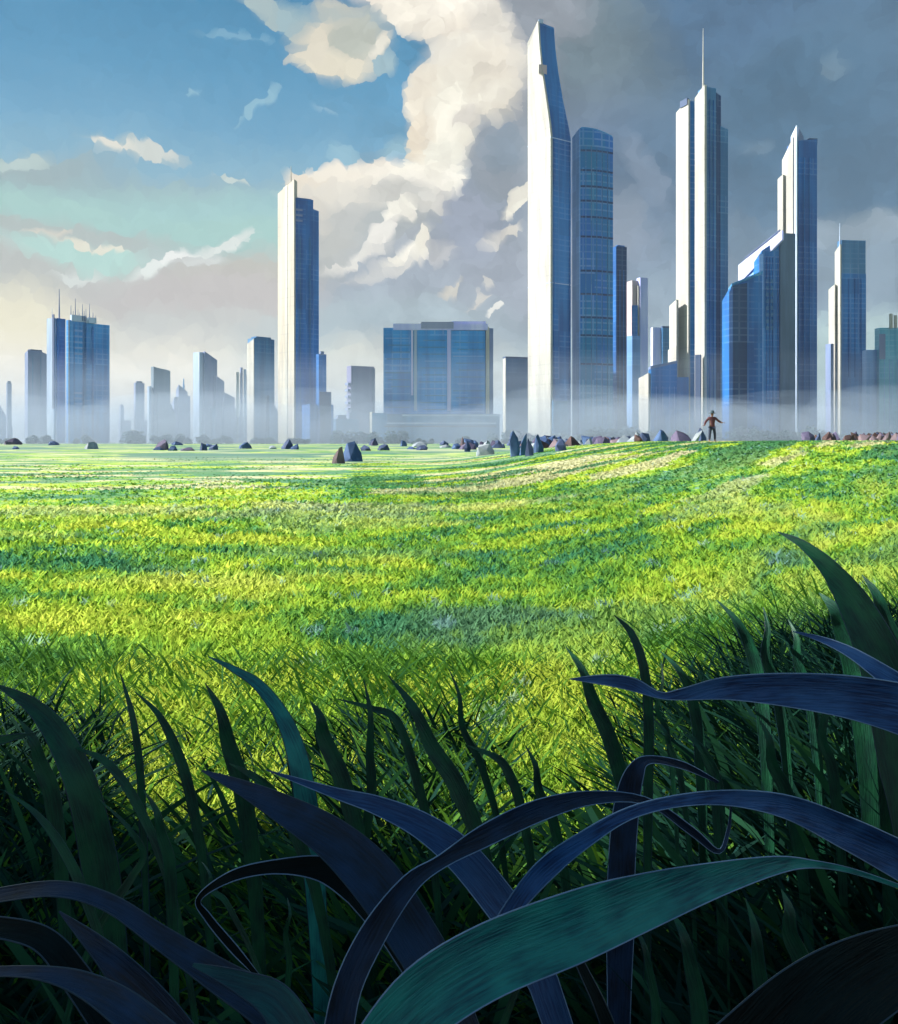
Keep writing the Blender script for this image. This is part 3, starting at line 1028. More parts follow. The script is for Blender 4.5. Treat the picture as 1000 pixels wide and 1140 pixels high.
def meadow_mix(q, pos, tint=None):
    """the meadow's own patchwork: lime, mid green, blue-green, straw and a few pale flowers"""
    w1 = q.noise(pos, 0.5, 2.0, 0.5, color=True)
    w1 = q.vmath('SCALE', q.vmath('SUBTRACT', w1, (0.5, 0.5, 0.5)), None, 2.0)
    pw = q.vmath('ADD', pos, w1)
    sp = q.n('ShaderNodeSeparateXYZ')
    q.link(pos, sp.inputs[0])
    yd = sp.outputs[1]
    slant = q.math('MULTIPLY', q.math('MAXIMUM', q.math('ADD', sp.outputs[0], -1.0), 0.0), -1.3)     # drifts run up the rise
    cs_ = q.n('ShaderNodeCombineXYZ')
    q.link(slant, cs_.inputs[1])
    pw = q.vmath('ADD', pw, cs_.outputs[0])

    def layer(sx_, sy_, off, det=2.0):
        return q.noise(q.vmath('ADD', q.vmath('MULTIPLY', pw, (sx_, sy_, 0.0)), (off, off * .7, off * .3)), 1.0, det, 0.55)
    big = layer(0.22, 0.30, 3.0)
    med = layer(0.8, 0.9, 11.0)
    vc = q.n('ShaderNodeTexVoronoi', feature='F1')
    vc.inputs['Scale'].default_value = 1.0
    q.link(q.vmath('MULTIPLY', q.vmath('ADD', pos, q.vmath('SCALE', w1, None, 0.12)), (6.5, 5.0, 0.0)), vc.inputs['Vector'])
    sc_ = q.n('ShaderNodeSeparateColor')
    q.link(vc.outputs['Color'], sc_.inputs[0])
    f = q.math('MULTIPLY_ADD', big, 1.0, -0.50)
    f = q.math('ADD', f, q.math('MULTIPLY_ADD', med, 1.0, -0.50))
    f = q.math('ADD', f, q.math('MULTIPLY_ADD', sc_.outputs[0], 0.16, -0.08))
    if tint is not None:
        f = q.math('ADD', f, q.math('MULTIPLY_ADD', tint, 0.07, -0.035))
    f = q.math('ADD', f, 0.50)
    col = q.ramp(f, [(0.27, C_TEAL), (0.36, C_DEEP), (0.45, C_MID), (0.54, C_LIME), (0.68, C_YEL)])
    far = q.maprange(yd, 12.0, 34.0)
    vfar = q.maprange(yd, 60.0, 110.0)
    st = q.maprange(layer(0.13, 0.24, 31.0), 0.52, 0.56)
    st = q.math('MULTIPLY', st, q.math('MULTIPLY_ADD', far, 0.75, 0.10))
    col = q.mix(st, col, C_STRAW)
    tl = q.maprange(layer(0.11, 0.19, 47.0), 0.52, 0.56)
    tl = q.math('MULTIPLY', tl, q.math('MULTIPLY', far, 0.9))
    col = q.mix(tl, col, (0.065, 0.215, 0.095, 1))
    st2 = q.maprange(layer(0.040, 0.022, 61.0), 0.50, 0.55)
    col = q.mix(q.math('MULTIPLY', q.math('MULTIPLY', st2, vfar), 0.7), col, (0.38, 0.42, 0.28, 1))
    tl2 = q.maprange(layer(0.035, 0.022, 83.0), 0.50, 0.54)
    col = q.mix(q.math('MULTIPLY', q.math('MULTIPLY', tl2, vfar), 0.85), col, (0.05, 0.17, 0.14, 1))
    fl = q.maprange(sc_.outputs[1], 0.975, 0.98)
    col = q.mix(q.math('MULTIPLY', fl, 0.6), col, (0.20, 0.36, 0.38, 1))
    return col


m_ground, q = new_mat('meadow_soil')
gpos = q.n('ShaderNodeNewGeometry').outputs['Position']
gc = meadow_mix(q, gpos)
sepg = q.n('ShaderNodeSeparateXYZ')
q.link(gpos, sepg.inputs[0])
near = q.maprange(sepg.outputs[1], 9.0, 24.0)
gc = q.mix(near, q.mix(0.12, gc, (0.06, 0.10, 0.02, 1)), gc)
shade_edge = q.maprange(sepg.outputs[1], 2.6, 4.0)
gc = q.mix(shade_edge, (0.006, 0.014, 0.008, 1), gc)  # nearest ground coloured almost black, foreground shade put into the colour
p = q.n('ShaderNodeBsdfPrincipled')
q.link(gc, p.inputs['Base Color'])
p.inputs['Roughness'].default_value = 0.9
bmp = q.n('ShaderNodeBump')
bmp.inputs['Strength'].default_value = 0.6
bmp.inputs['Distance'].default_value = 0.15
q.link(q.noise(gpos, 1.5, 4.0, 0.65), bmp.inputs['Height'])
q.link(bmp.outputs[0], p.inputs['Normal'])
finish(q, p.outputs[0])

ys = [-30, -12, -6, -3] + [-2 + 0.5 * i for i in range(24)] + [10 + 1.5 * i for i in range(60)] + [100 + 8 * i for i in range(20)] + [270, 340, 450, 600, 900, 1400, 2500, 5000, 9000]
xs = [-6000, -2500, -900, -400, -200, -120, -80] + [-60 + 2.0 * i for i in range(61)] + [80, 120, 200, 400, 900, 2500, 6000]
gm = MB()
vs = [(x, y, ground_z(x, y)) for y in ys for x in xs]
nx = len(xs)
fs = [(j * nx + i, j * nx + i + 1, (j + 1) * nx + i + 1, (j + 1) * nx + i) for j in range(len(ys) - 1) for i in range(nx - 1)]
gm.add(vs, fs)
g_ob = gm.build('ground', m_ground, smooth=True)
tag(g_ob, 'broad green meadow running from the foreground to the city', kind='structure')


# ------------------------------------------------------------------ grass: blades as one mass
def gz_np(x, y):
    def s(a, b, v):
        t = np.clip((v - a) / (b - a), 0, 1)
        return t * t * (3 - 2 * t)
    h = 1.62 * s(-3.0, 15.0, x) * s(7, 38, y) * (1 - s(62, 150, y))
    return h + 0.25 * s(0.5, 5.0, x) * (1 - s(9, 22, y)) * s(-4, 3, y)


def blades(name, x, y, hgt, wid, lean, mat, label, bend=0.5, seg=3, yaw=None, leandir=None, kind='stuff', cat='grass'):
    n = len(x)
    z = gz_np(x, y) - 0.03
    yaw = rng.uniform(0, math.tau, n) if yaw is None else yaw
    ld = rng.uniform(0, math.tau, n) if leandir is None else leandir
    wx, wy = np.cos(yaw), np.sin(yaw)
    dx, dy = np.cos(ld), np.sin(ld)
    levels = []
    for i in range(seg + 1):
        t = i / seg
        off = lean * hgt * (t ** 1.7)
        hz = hgt * (t - bend * lean * t * t * 0.6)
        wd = wid * 0.5 * (1 - t) ** 0.6 * (0.75 + 0.5 * t) if i < seg else wid * 0
        cx, cy, cz = x + dx * off, y + dy * off, z + hz
        if i < seg:
            levels.append(np.stack([cx - wx * wd, cy - wy * wd, cz], 1))
            levels.append(np.stack([cx + wx * wd, cy + wy * wd, cz], 1))
        else:
            levels.append(np.stack([cx, cy, cz], 1))
    k = len(levels)
    V = np.stack(levels, 1).reshape(-1, 3)
    base = (np.arange(n) * k)[:, None]
    quads = []
    for i in range(seg - 1):
        quads.append(base + np.array([[2 * i, 2 * i + 1, 2 * i + 3, 2 * i + 2]]))
    tri = base + np.array([[2 * seg - 2, 2 * seg - 1, 2 * seg]])
    Q4 = np.concatenate(quads, 0)
    loops = np.concatenate([Q4.reshape(-1), tri.reshape(-1)])
    nq, nt = len(Q4), len(tri)
    starts = np.concatenate([np.arange(nq) * 4, nq * 4 + np.arange(nt) * 3])
    me = bpy.data.meshes.new(name)
    me.vertices.add(len(V))
    me.vertices.foreach_set('co', V.astype(np.float32).ravel())
    me.loops.add(len(loops))
    me.loops.foreach_set('vertex_index', loops.astype(np.int32))
    me.polygons.add(nq + nt)
    me.polygons.foreach_set('loop_start', starts.astype(np.int32))
    me.update(calc_edges=True)
    at_ = me.attributes.new('tint', 'FLOAT', 'POINT')
    at_.data.foreach_set('value', np.repeat(rng.uniform(0, 1, n), k).astype(np.float32))
    me.materials.append(mat)
    ob = bpy.data.objects.new(name, me)
    COL.objects.link(ob)
    tag(ob, label, cat, kind=kind)
    return ob


m_grass, q = new_mat('meadow_grass')
gpos = q.n('ShaderNodeNewGeometry').outputs['Position']
tn = q.n('ShaderNodeAttribute', attribute_name='tint')
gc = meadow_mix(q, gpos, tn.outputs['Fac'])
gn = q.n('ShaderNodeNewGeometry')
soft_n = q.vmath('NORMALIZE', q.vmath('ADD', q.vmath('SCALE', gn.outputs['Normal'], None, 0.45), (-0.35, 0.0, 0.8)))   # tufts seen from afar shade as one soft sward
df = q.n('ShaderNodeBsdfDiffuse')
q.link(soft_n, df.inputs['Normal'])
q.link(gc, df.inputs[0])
trn = q.n('ShaderNodeBsdfTranslucent')
q.link(gc, trn.inputs[0])
ms = q.n('ShaderNodeMixShader')
ms.inputs[0].default_value = 0.5
q.link(df.outputs[0], ms.inputs[1])
q.link(trn.outputs[0], ms.inputs[2])
finish(q, ms.outputs[0])

# spread evenly over the picture's rows, so far grass is as dense as near grass
N = 230000
rows = rng.uniform(0, 1, N)
ypx = 508 + (950 - 508) * rows ** 1.0
Yd = 1600.0 / (ypx - 492)
xpx = rng.uniform(-160, 1160, N)
X = (xpx - 500) / 1000 * Yd
# on the rising ground at the right the same rows lie farther off: add blades along the slope
N2 = 70000
Y2 = 6 + 62 * rng.uniform(0, 1, N2) ** 1.3
X2 = 0.72 * (1 - rng.uniform(0, 1, N2) ** 0.55 * 1.15) * Y2
Xa, Ya = np.concatenate([X, X2]), np.concatenate([Yd, Y2])
keep = (Ya > 3.5)
Xa, Ya = Xa[keep], Ya[keep]
hg = (0.11 + 0.12 * rng.uniform(0, 1, len(Xa))) * np.clip(1.15 - Ya / 60.0, 0.42, 1.0)
wd = 0.020 + 0.0036 * Ya
wd = np.clip(wd, 0.012, 0.2) * rng.uniform(0.7, 1.5, len(Xa))
blades('meadow_grass', Xa, Ya, hg, wd, rng.uniform(0.3, 1.05, len(Xa)), m_grass, 'sunlit lime green meadow grass with straw and blue-green patches', seg=2)


def leaf_mat(name, c1, c2, gloss=0.35, trans=0.15, spec=0.5, tcol=(0.10, 0.20, 0.01, 1)):
    m, q = new_mat(name)
    g = q.n('ShaderNodeNewGeometry')
    at_ = q.n('ShaderNodeAttribute', attribute_name='tint')
    n1 = q.noise(g.outputs['Position'], 3.0, 3.0, 0.6)
    f = q.maprange(q.math('ADD', q.math('MULTIPLY', n1, 0.6), q.math('MULTIPLY', at_.outputs['Fac'], 0.5)), 0.3, 0.8)
    col = q.mix(f, c1, c2)
    p = q.n('ShaderNodeBsdfPrincipled')
    q.link(col, p.inputs['Base Color'])
    p.inputs['Roughness'].default_value = gloss
    p.inputs['Specular IOR Level'].default_value = spec
    tr = q.n('ShaderNodeBsdfTranslucent')
    q.link(q.mix(0.5, col, tcol), tr.inputs[0])
    ms = q.n('ShaderNodeMixShader')
    ms.inputs[0].default_value = trans
    q.link(p.outputs[0], ms.inputs[1])
    q.link(tr.outputs[0], ms.inputs[2])
    finish(q, ms.outputs[0])
    return m


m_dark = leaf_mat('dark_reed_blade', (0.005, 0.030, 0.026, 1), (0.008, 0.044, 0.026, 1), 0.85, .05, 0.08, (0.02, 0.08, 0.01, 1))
# tall dark blades, thick in the nearest three metres
n = 9000
yy = 1.15 + 3.5 * rng.uniform(0, 1, n) ** 0.75
xx = rng.uniform(-0.66, 0.66, n) * yy
right = np.clip((xx / yy - 0.05) / 0.4, 0, 1)
left = np.clip((-xx / yy - 0.25) / 0.3, 0, 1)
yy2 = yy + right * 1.9 * rng.uniform(0, 1, n)
xx = xx * yy2 / yy
yy = yy2
hh = rng.uniform(0.22, 0.46, n) + 0.20 * right + 0.12 * left
PROF_X = [0, 60, 120, 165, 230, 330, 430, 520, 590, 650, 720, 800, 880, 1000]
PROF_H = [1.0, 1.0, .8, .55, .6, .7, 1.0, .9, .5, .45, .75, .95, 1.15, 1.25]
pf = np.interp(500 + 1000 * xx / yy, PROF_X, PROF_H)
hh = np.minimum(hh, 1.62 - 0.20 * yy) * np.where(yy > 1.9, pf, np.maximum(pf, .8))
keep_ = (yy < 2.4) | (rng.uniform(0, 1, n) < pf ** 2)
n = int(keep_.sum())
xx, yy, hh = xx[keep_], yy[keep_], hh[keep_]
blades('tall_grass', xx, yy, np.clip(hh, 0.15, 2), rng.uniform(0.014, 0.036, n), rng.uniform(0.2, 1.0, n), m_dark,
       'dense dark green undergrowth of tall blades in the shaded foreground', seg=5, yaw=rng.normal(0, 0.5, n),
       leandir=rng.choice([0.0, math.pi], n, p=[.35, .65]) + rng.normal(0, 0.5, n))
# a looser fringe of longer, broader blades, most of them bowed to the left
n = 420
yy = rng.uniform(1.5, 3.6, n)
tt = rng.uniform(-0.62, 0.62, n)
yy = yy + np.clip((tt - 0.05) / 0.4, 0, 1) * rng.uniform(0, 1.2, n)
hh = rng.uniform(0.35, 0.68, n) + 0.16 * np.clip(np.abs(tt) - 0.15, 0, 1) / 0.4
hh = np.minimum(hh, 1.50 - 0.22 * yy) * np.interp(500 + 1000 * tt, PROF_X, PROF_H) ** .7
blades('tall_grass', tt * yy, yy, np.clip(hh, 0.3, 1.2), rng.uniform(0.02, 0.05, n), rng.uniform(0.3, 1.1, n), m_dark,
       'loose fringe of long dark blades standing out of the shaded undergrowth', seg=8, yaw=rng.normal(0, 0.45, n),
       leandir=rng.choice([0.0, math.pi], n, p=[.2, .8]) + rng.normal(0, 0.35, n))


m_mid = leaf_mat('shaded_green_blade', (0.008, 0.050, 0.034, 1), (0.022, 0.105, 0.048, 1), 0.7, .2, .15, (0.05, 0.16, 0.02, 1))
n = 330
yy = rng.uniform(1.9, 3.3, n)
tt = rng.uniform(-0.60, 0.62, n)
yy = yy + np.clip((tt - 0.05) / 0.4, 0, 1) * rng.uniform(0, 1.2, n)
hh = np.minimum(rng.uniform(0.45, 0.80, n), 1.48 - 0.20 * yy) * np.interp(500 + 1000 * tt, PROF_X, PROF_H) ** .6
blades('tall_grass', tt * yy, yy, np.clip(hh, 0.25, 1.2), rng.uniform(0.028, 0.062, n), rng.uniform(0.25, 0.9, n), m_mid,
       'broader mid green blades rising through the dark undergrowth', seg=9, yaw=rng.normal(0, 0.4, n),
       leandir=rng.choice([0.0, math.pi], n, p=[.15, .85]) + rng.normal(0, 0.3, n))
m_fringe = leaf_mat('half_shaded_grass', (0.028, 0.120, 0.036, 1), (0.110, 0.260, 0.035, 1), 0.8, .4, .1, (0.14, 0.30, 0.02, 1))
n = 8500
yy = rng.uniform(2.3, 6.2, n)
tt = rng.uniform(-0.62, 0.62, n)
yy = yy + np.clip((tt - 0.05) / 0.4, 0, 1) * rng.uniform(0, 2.0, n)
hh = rng.uniform(0.22, 0.46, n) * np.interp(500 + 1000 * tt, PROF_X, PROF_H) ** .6
blades('tall_grass', tt * yy, yy, hh, rng.uniform(0.016, 0.034, n), rng.uniform(0.3, 1.0, n), m_fringe,
       'mid green grass between the dark undergrowth and the sunlit meadow', seg=4, yaw=rng.normal(0, 0.6, n),
       leandir=rng.choice([0.0, math.pi], n, p=[.3, .7]) + rng.normal(0, 0.5, n))


# ------------------------------------------------------------------ the large leaves, each one by itself
def broad_mat(name, c1, c2, c3):
    m, q = new_mat(name)
    uv = q.n('ShaderNodeUVMap', uv_map='UVMap')
    st = q.noise(q.vmath('MULTIPLY', uv.outputs[0], (3.0, 22.0, 1.0)), 1.0, 3.0, 0.6)
    st = q.maprange(st, 0.36, 0.66)
    big = q.maprange(q.noise(q.vmath('MULTIPLY', uv.outputs[0], (2.2, 1.6, 1.0)), 1.0, 2.0), 0.35, 0.65)
    col = q.mix(st, lin(c1), lin(c2))
    col = q.mix(q.math('MULTIPLY', big, 0.6), col, lin(c3))
    p = q.n('ShaderNodeBsdfPrincipled')
    q.link(col, p.inputs['Base Color'])
    p.inputs['Roughness'].default_value = 0.5
    p.inputs['Specular IOR Level'].default_value = 0.1 if 'black' in name else 0.35
    bm_ = q.n('ShaderNodeBump')
    bm_.inputs['Strength'].default_value = 0.35
    bm_.inputs['Distance'].default_value = 0.004
    q.link(st, bm_.inputs['Height'])
    q.link(bm_.outputs[0], p.inputs['Normal'])
    finish(q, p.outputs[0])
    return m


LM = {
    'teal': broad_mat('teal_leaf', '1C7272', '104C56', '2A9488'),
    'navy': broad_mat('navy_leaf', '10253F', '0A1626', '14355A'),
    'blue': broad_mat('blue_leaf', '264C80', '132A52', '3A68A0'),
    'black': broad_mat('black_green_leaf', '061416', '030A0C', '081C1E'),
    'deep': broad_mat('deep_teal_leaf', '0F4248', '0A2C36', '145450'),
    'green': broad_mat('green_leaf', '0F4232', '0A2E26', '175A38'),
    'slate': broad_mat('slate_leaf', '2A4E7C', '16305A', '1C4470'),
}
EDGE = plain_mat('leaf_rim_light', '7F98B8', '5A7698', sx=8, sz=8, rough=0.4)  # pale rim tubes: light caught on leaf edges, put into the colour
RIM_DULL = plain_mat('dull_leaf_rim_light', '1A3548', '142A3C', sx=8, sz=8, rough=0.4)  # duller copy of the painted rim light


def crom(pts, n):
    out = []
    k = len(pts)
    for i in range(n + 1):
        u = i / n * (k - 1)
        j = min(int(u), k - 2)
        t = u - j
        p0, p1, p2, p3 = pts[max(j - 1, 0)], pts[j], pts[j + 1], pts[min(j + 2, k - 1)]
        out.append([0.5 * (2 * b + (c - a) * t + (2 * a - 5 * b + 4 * c - d) * t * t + (3 * b - a - 3 * c + d) * t ** 3)
                    for a, b, c, d in zip(p0, p1, p2, p3)])
    return out


def big_leaf(label, pts, mat, edge=RIM_DULL, fold=0.25, roll=0.0, rim_r=0.0010, name='grass_leaf', group=None, root=True, n=56):
    """pts: (px, py, distance, width in px).  The first point is the root end."""
    pts = [list(p) for p in pts]
    res = crom(pts, n)
    P3, W = [], []
    for (a, b, Y, wpx) in res:
        P3.append(at(a, b, Y))
        W.append(max(wpx * 0.86, 0.6) / 1000.0 * Y)
    if root:                       # carry the leaf on down to the soil it grows from
        p0, t0 = P3[0], (P3[0] - P3[3]).normalized()
        gz = ground_z(p0.x, p0.y)
        steps = 8
        add, aw = [], []
        for i in range(steps, 0, -1):
            u = i / steps
            dz = (p0.z - gz + 0.05)
            hor = Vector((t0.x, t0.y, 0)) * dz * 0.6 * (u - 0.4 * u * u)
            add.append(Vector((p0.x, p0.y, p0.z - dz * (u * 0.5 + 0.5 * u * u))) + hor)
            aw.append(W[0] * (1 - 0.5 * u))
        P3, W = add + P3, aw + W
    N_ = len(P3)
    me_v, me_f, mi, uvs = [], [], [], []
    cross = 5
    L = 0.0
    sides_l, sides_r = [], []
    prev = None
    for i, p in enumerate(P3):
        t = (P3[min(i + 1, N_ - 1)] - P3[max(i - 1, 0)]).normalized()
        view = (p - Vector((0, 0, HC))).normalized()
        wdir = t.cross(view)
        if wdir.length < 0.2 and prev is not None:
            wdir = prev.copy()
        wdir.normalize()
        if prev is not None and wdir.dot(prev) < 0:
            wdir = -wdir
        if prev is not None:
            wdir = (wdir * 0.6 + prev * 0.4).normalized()
        prev = wdir
        nrm = wdir.cross(t).normalized()
        if nrm.dot(view) > 0:
            nrm = -nrm
        wd = (wdir * math.cos(roll) + nrm * math.sin(roll))
        nn = (nrm * math.cos(roll) - wdir * math.sin(roll))
        if i:
            L += (p - P3[i - 1]).length
        th = 0.0009
        for sgn in (1, -1):
            for c in range(cross):
                u = c / (cross - 1) * 2 - 1
                q_ = p + wd * (u * W[i] * 0.5 / max(math.cos(roll), 0.3)) + nn * (fold * W[i] * 0.5 * (abs(u) ** 1.4 - 0.5) + sgn * th * (1 - 0.7 * abs(u)))
                me_v.append(q_)
                uvs.append((L * 6, (u + 1) / 2 * W[i] * 14))
        sides_l.append(me_v[-cross])
        sides_r.append(me_v[-1])
    k = cross * 2
    for i in range(N_ - 1):
        for c in range(cross - 1):
            a = i * k + c
            me_f.append((a, a + 1, a + 1 + k, a + k))
            a = i * k + cross + c
            me_f.append((a + 1, a, a + k, a + 1 + k))
    me = bpy.data.meshes.new(name)
    o0 = P3[0]
    nv = len(me_v)
    mb = MB()
    mb.add(me_v, me_f, 0)
    base_faces = len(me_f)
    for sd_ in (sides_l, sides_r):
        mb.tube(sd_, [rim_r * min(1.0, W[i] / 0.012) for i in range(N_)], 5, 1)
    me.from_pydata([tuple(Vector(v) - o0) for v in mb.v], [], mb.f)
    uvl = me.uv_layers.new(name='UVMap')
    lv = np.zeros(len(me.loops), np.int32)
    me.loops.foreach_get('vertex_index', lv)
    ua = np.zeros((len(mb.v), 2), np.float32)
    ua[:nv] = np.array(uvs, np.float32)
    uvl.data.foreach_set('uv', ua[lv].ravel())
    me.materials.append(LM[mat] if isinstance(mat, str) else mat)
    me.materials.append(edge)
    me.polygons.foreach_set('material_index', mb.mi)
    me.polygons.foreach_set('use_smooth', [True] * len(me.polygons))
    ob = bpy.data.objects.new(name, me)
    COL.objects.link(ob)
    ob.location = o0
    return tag(ob, label, 'leaf', group)


LG = 'large leaves arching over the shaded foreground'
# px, py, distance, width
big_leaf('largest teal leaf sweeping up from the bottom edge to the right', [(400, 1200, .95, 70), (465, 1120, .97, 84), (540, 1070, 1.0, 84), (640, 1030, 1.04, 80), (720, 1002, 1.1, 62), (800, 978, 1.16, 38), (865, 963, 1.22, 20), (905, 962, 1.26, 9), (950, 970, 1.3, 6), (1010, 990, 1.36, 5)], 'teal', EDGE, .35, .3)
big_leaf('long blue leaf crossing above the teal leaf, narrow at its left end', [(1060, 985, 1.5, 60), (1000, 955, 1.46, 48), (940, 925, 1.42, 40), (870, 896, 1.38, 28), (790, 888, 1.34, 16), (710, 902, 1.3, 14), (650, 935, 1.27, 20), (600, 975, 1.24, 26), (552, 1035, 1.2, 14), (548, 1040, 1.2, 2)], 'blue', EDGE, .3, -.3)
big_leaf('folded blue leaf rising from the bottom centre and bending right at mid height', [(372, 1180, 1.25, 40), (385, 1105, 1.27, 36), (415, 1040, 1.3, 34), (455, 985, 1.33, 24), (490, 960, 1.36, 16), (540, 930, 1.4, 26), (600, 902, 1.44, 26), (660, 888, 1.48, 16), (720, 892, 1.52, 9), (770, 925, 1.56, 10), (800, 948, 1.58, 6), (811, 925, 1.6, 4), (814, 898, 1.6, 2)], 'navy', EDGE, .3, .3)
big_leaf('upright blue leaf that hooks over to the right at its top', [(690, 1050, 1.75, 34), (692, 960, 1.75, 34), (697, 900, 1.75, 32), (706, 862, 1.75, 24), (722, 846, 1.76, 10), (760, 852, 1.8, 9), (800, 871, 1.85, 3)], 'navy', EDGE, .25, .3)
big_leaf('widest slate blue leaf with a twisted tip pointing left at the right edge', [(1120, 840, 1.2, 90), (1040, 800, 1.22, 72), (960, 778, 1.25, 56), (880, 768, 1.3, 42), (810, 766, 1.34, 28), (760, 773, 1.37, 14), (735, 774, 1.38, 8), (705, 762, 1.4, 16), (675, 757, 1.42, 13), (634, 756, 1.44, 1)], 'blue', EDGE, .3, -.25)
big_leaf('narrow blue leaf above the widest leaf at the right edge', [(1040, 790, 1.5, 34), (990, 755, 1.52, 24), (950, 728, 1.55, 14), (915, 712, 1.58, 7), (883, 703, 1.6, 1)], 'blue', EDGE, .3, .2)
big_leaf('navy blue leaf slanting down to the right near the lower left', [(470, 1060, 1.35, 60), (420, 985, 1.4, 62), (370, 935, 1.45, 50), (310, 898, 1.5, 32), (265, 875, 1.55, 16), (225, 858, 1.6, 2)], 'navy', RIM_DULL, .3, .3)
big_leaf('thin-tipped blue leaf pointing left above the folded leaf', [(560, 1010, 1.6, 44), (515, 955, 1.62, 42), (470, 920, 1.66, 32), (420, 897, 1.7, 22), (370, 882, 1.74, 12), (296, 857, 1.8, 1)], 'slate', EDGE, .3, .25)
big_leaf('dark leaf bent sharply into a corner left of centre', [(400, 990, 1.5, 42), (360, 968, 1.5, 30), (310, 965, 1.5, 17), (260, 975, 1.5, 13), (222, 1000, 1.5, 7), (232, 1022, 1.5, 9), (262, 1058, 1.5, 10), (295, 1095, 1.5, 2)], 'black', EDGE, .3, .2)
big_leaf('long navy leaf running from the left edge to the bottom', [(360, 1190, 1.0, 60), (300, 1125, 1.02, 48), (240, 1085, 1.05, 36), (180, 1045, 1.08, 26), (120, 1005, 1.12, 20), (60, 990, 1.15, 18), (-20, 1000, 1.2, 16)], 'navy', RIM_DULL, .3, .3)
big_leaf('teal-tipped leaf just above the bottom edge left of centre', [(345, 1190, .93, 60), (310, 1120, .95, 44), (270, 1095, .97, 26), (215, 1074, 1.0, 4)], 'deep', RIM_DULL, .3, .2)
big_leaf('dark pointed leaf rising from the bottom edge towards upper left', [(220, 1200, .9, 66), (175, 1130, .92, 50), (125, 1070, .95, 30), (66, 1015, 1.0, 2)], 'navy', RIM_DULL, .3, -.3)
big_leaf('black-blue leaf arching out of the left edge below the long navy leaf', [(130, 1160, .95, 34), (85, 1090, .98, 34), (45, 1045, 1.0, 28), (-20, 1030, 1.03, 22)], 'black', RIM_DULL, .3, .3)
big_leaf('blue-edged leaf lying along the bottom left corner', [(200, 1180, .85, 50), (140, 1125, .87, 40), (90, 1095, .9, 26), (40, 1083, .92, 14), (-20, 1082, .95, 10)], 'navy', RIM_DULL, .3, .3)
big_leaf('near-black leaf filling the bottom right corner', [(820, 1210, .8, 130), (900, 1130, .82, 110), (970, 1085, .85, 90), (1060, 1050, .9, 60)], 'black', RIM_DULL, .3, .3)
big_leaf('dark stalk leaf behind the teal leaf at bottom centre', [(690, 1180, 1.2, 22), (668, 1120, 1.2, 16), (640, 1060, 1.22, 10), (622, 1010, 1.24, 1)], 'black', RIM_DULL, .2, .2)
big_leaf('dark green leaf with curved tip standing highest on the right', [(1010, 860, 2.2, 66), (985, 750, 2.25, 56), (955, 680, 2.3, 42), (925, 635, 2.35, 24), (895, 607, 2.4, 11), (866, 592, 2.45, 1)], 'green', RIM_DULL, .3, .2)
big_leaf('small curved green blade standing above the twisted leaf tip', [(722, 860, 2.1, 12), (722, 790, 2.1, 12), (716, 740, 2.1, 11), (703, 705, 2.12, 8), (684, 685, 2.14, 1)], 'green', RIM_DULL, .2, .1)
big_leaf('green blade with a teal back curving to the left above centre left', [(345, 930, 2.1, 30), (335, 860, 2.1, 27), (318, 805, 2.12, 20), (290, 765, 2.15, 14), (262, 746, 2.2, 8), (232, 731, 2.25, 1)], 'teal', RIM_DULL, .2, .2)
big_leaf('thin dark blade standing upright left of the curving green blade', [(160, 940, 2.0, 9), (156, 860, 2.0, 9), (148, 800, 2.0, 7), (134, 750, 2.02, 1)], 'green', RIM_DULL, .2, .1)
big_leaf('dark green blade near the left edge leaning left', [(110, 960, 1.9, 44), (92, 880, 1.9, 38), (65, 820, 1.92, 30), (35, 785, 1.95, 18), (-5, 762, 2.0, 2)], 'green', RIM_DULL, .3, .2)
big_leaf('short blade tip poking in from the left edge', [(-60, 850, 1.8, 16), (-20, 830, 1.8, 14), (10, 822, 1.8, 9), (40, 816, 1.8, 1)], 'green', RIM_DULL, .2, .1, root=False)

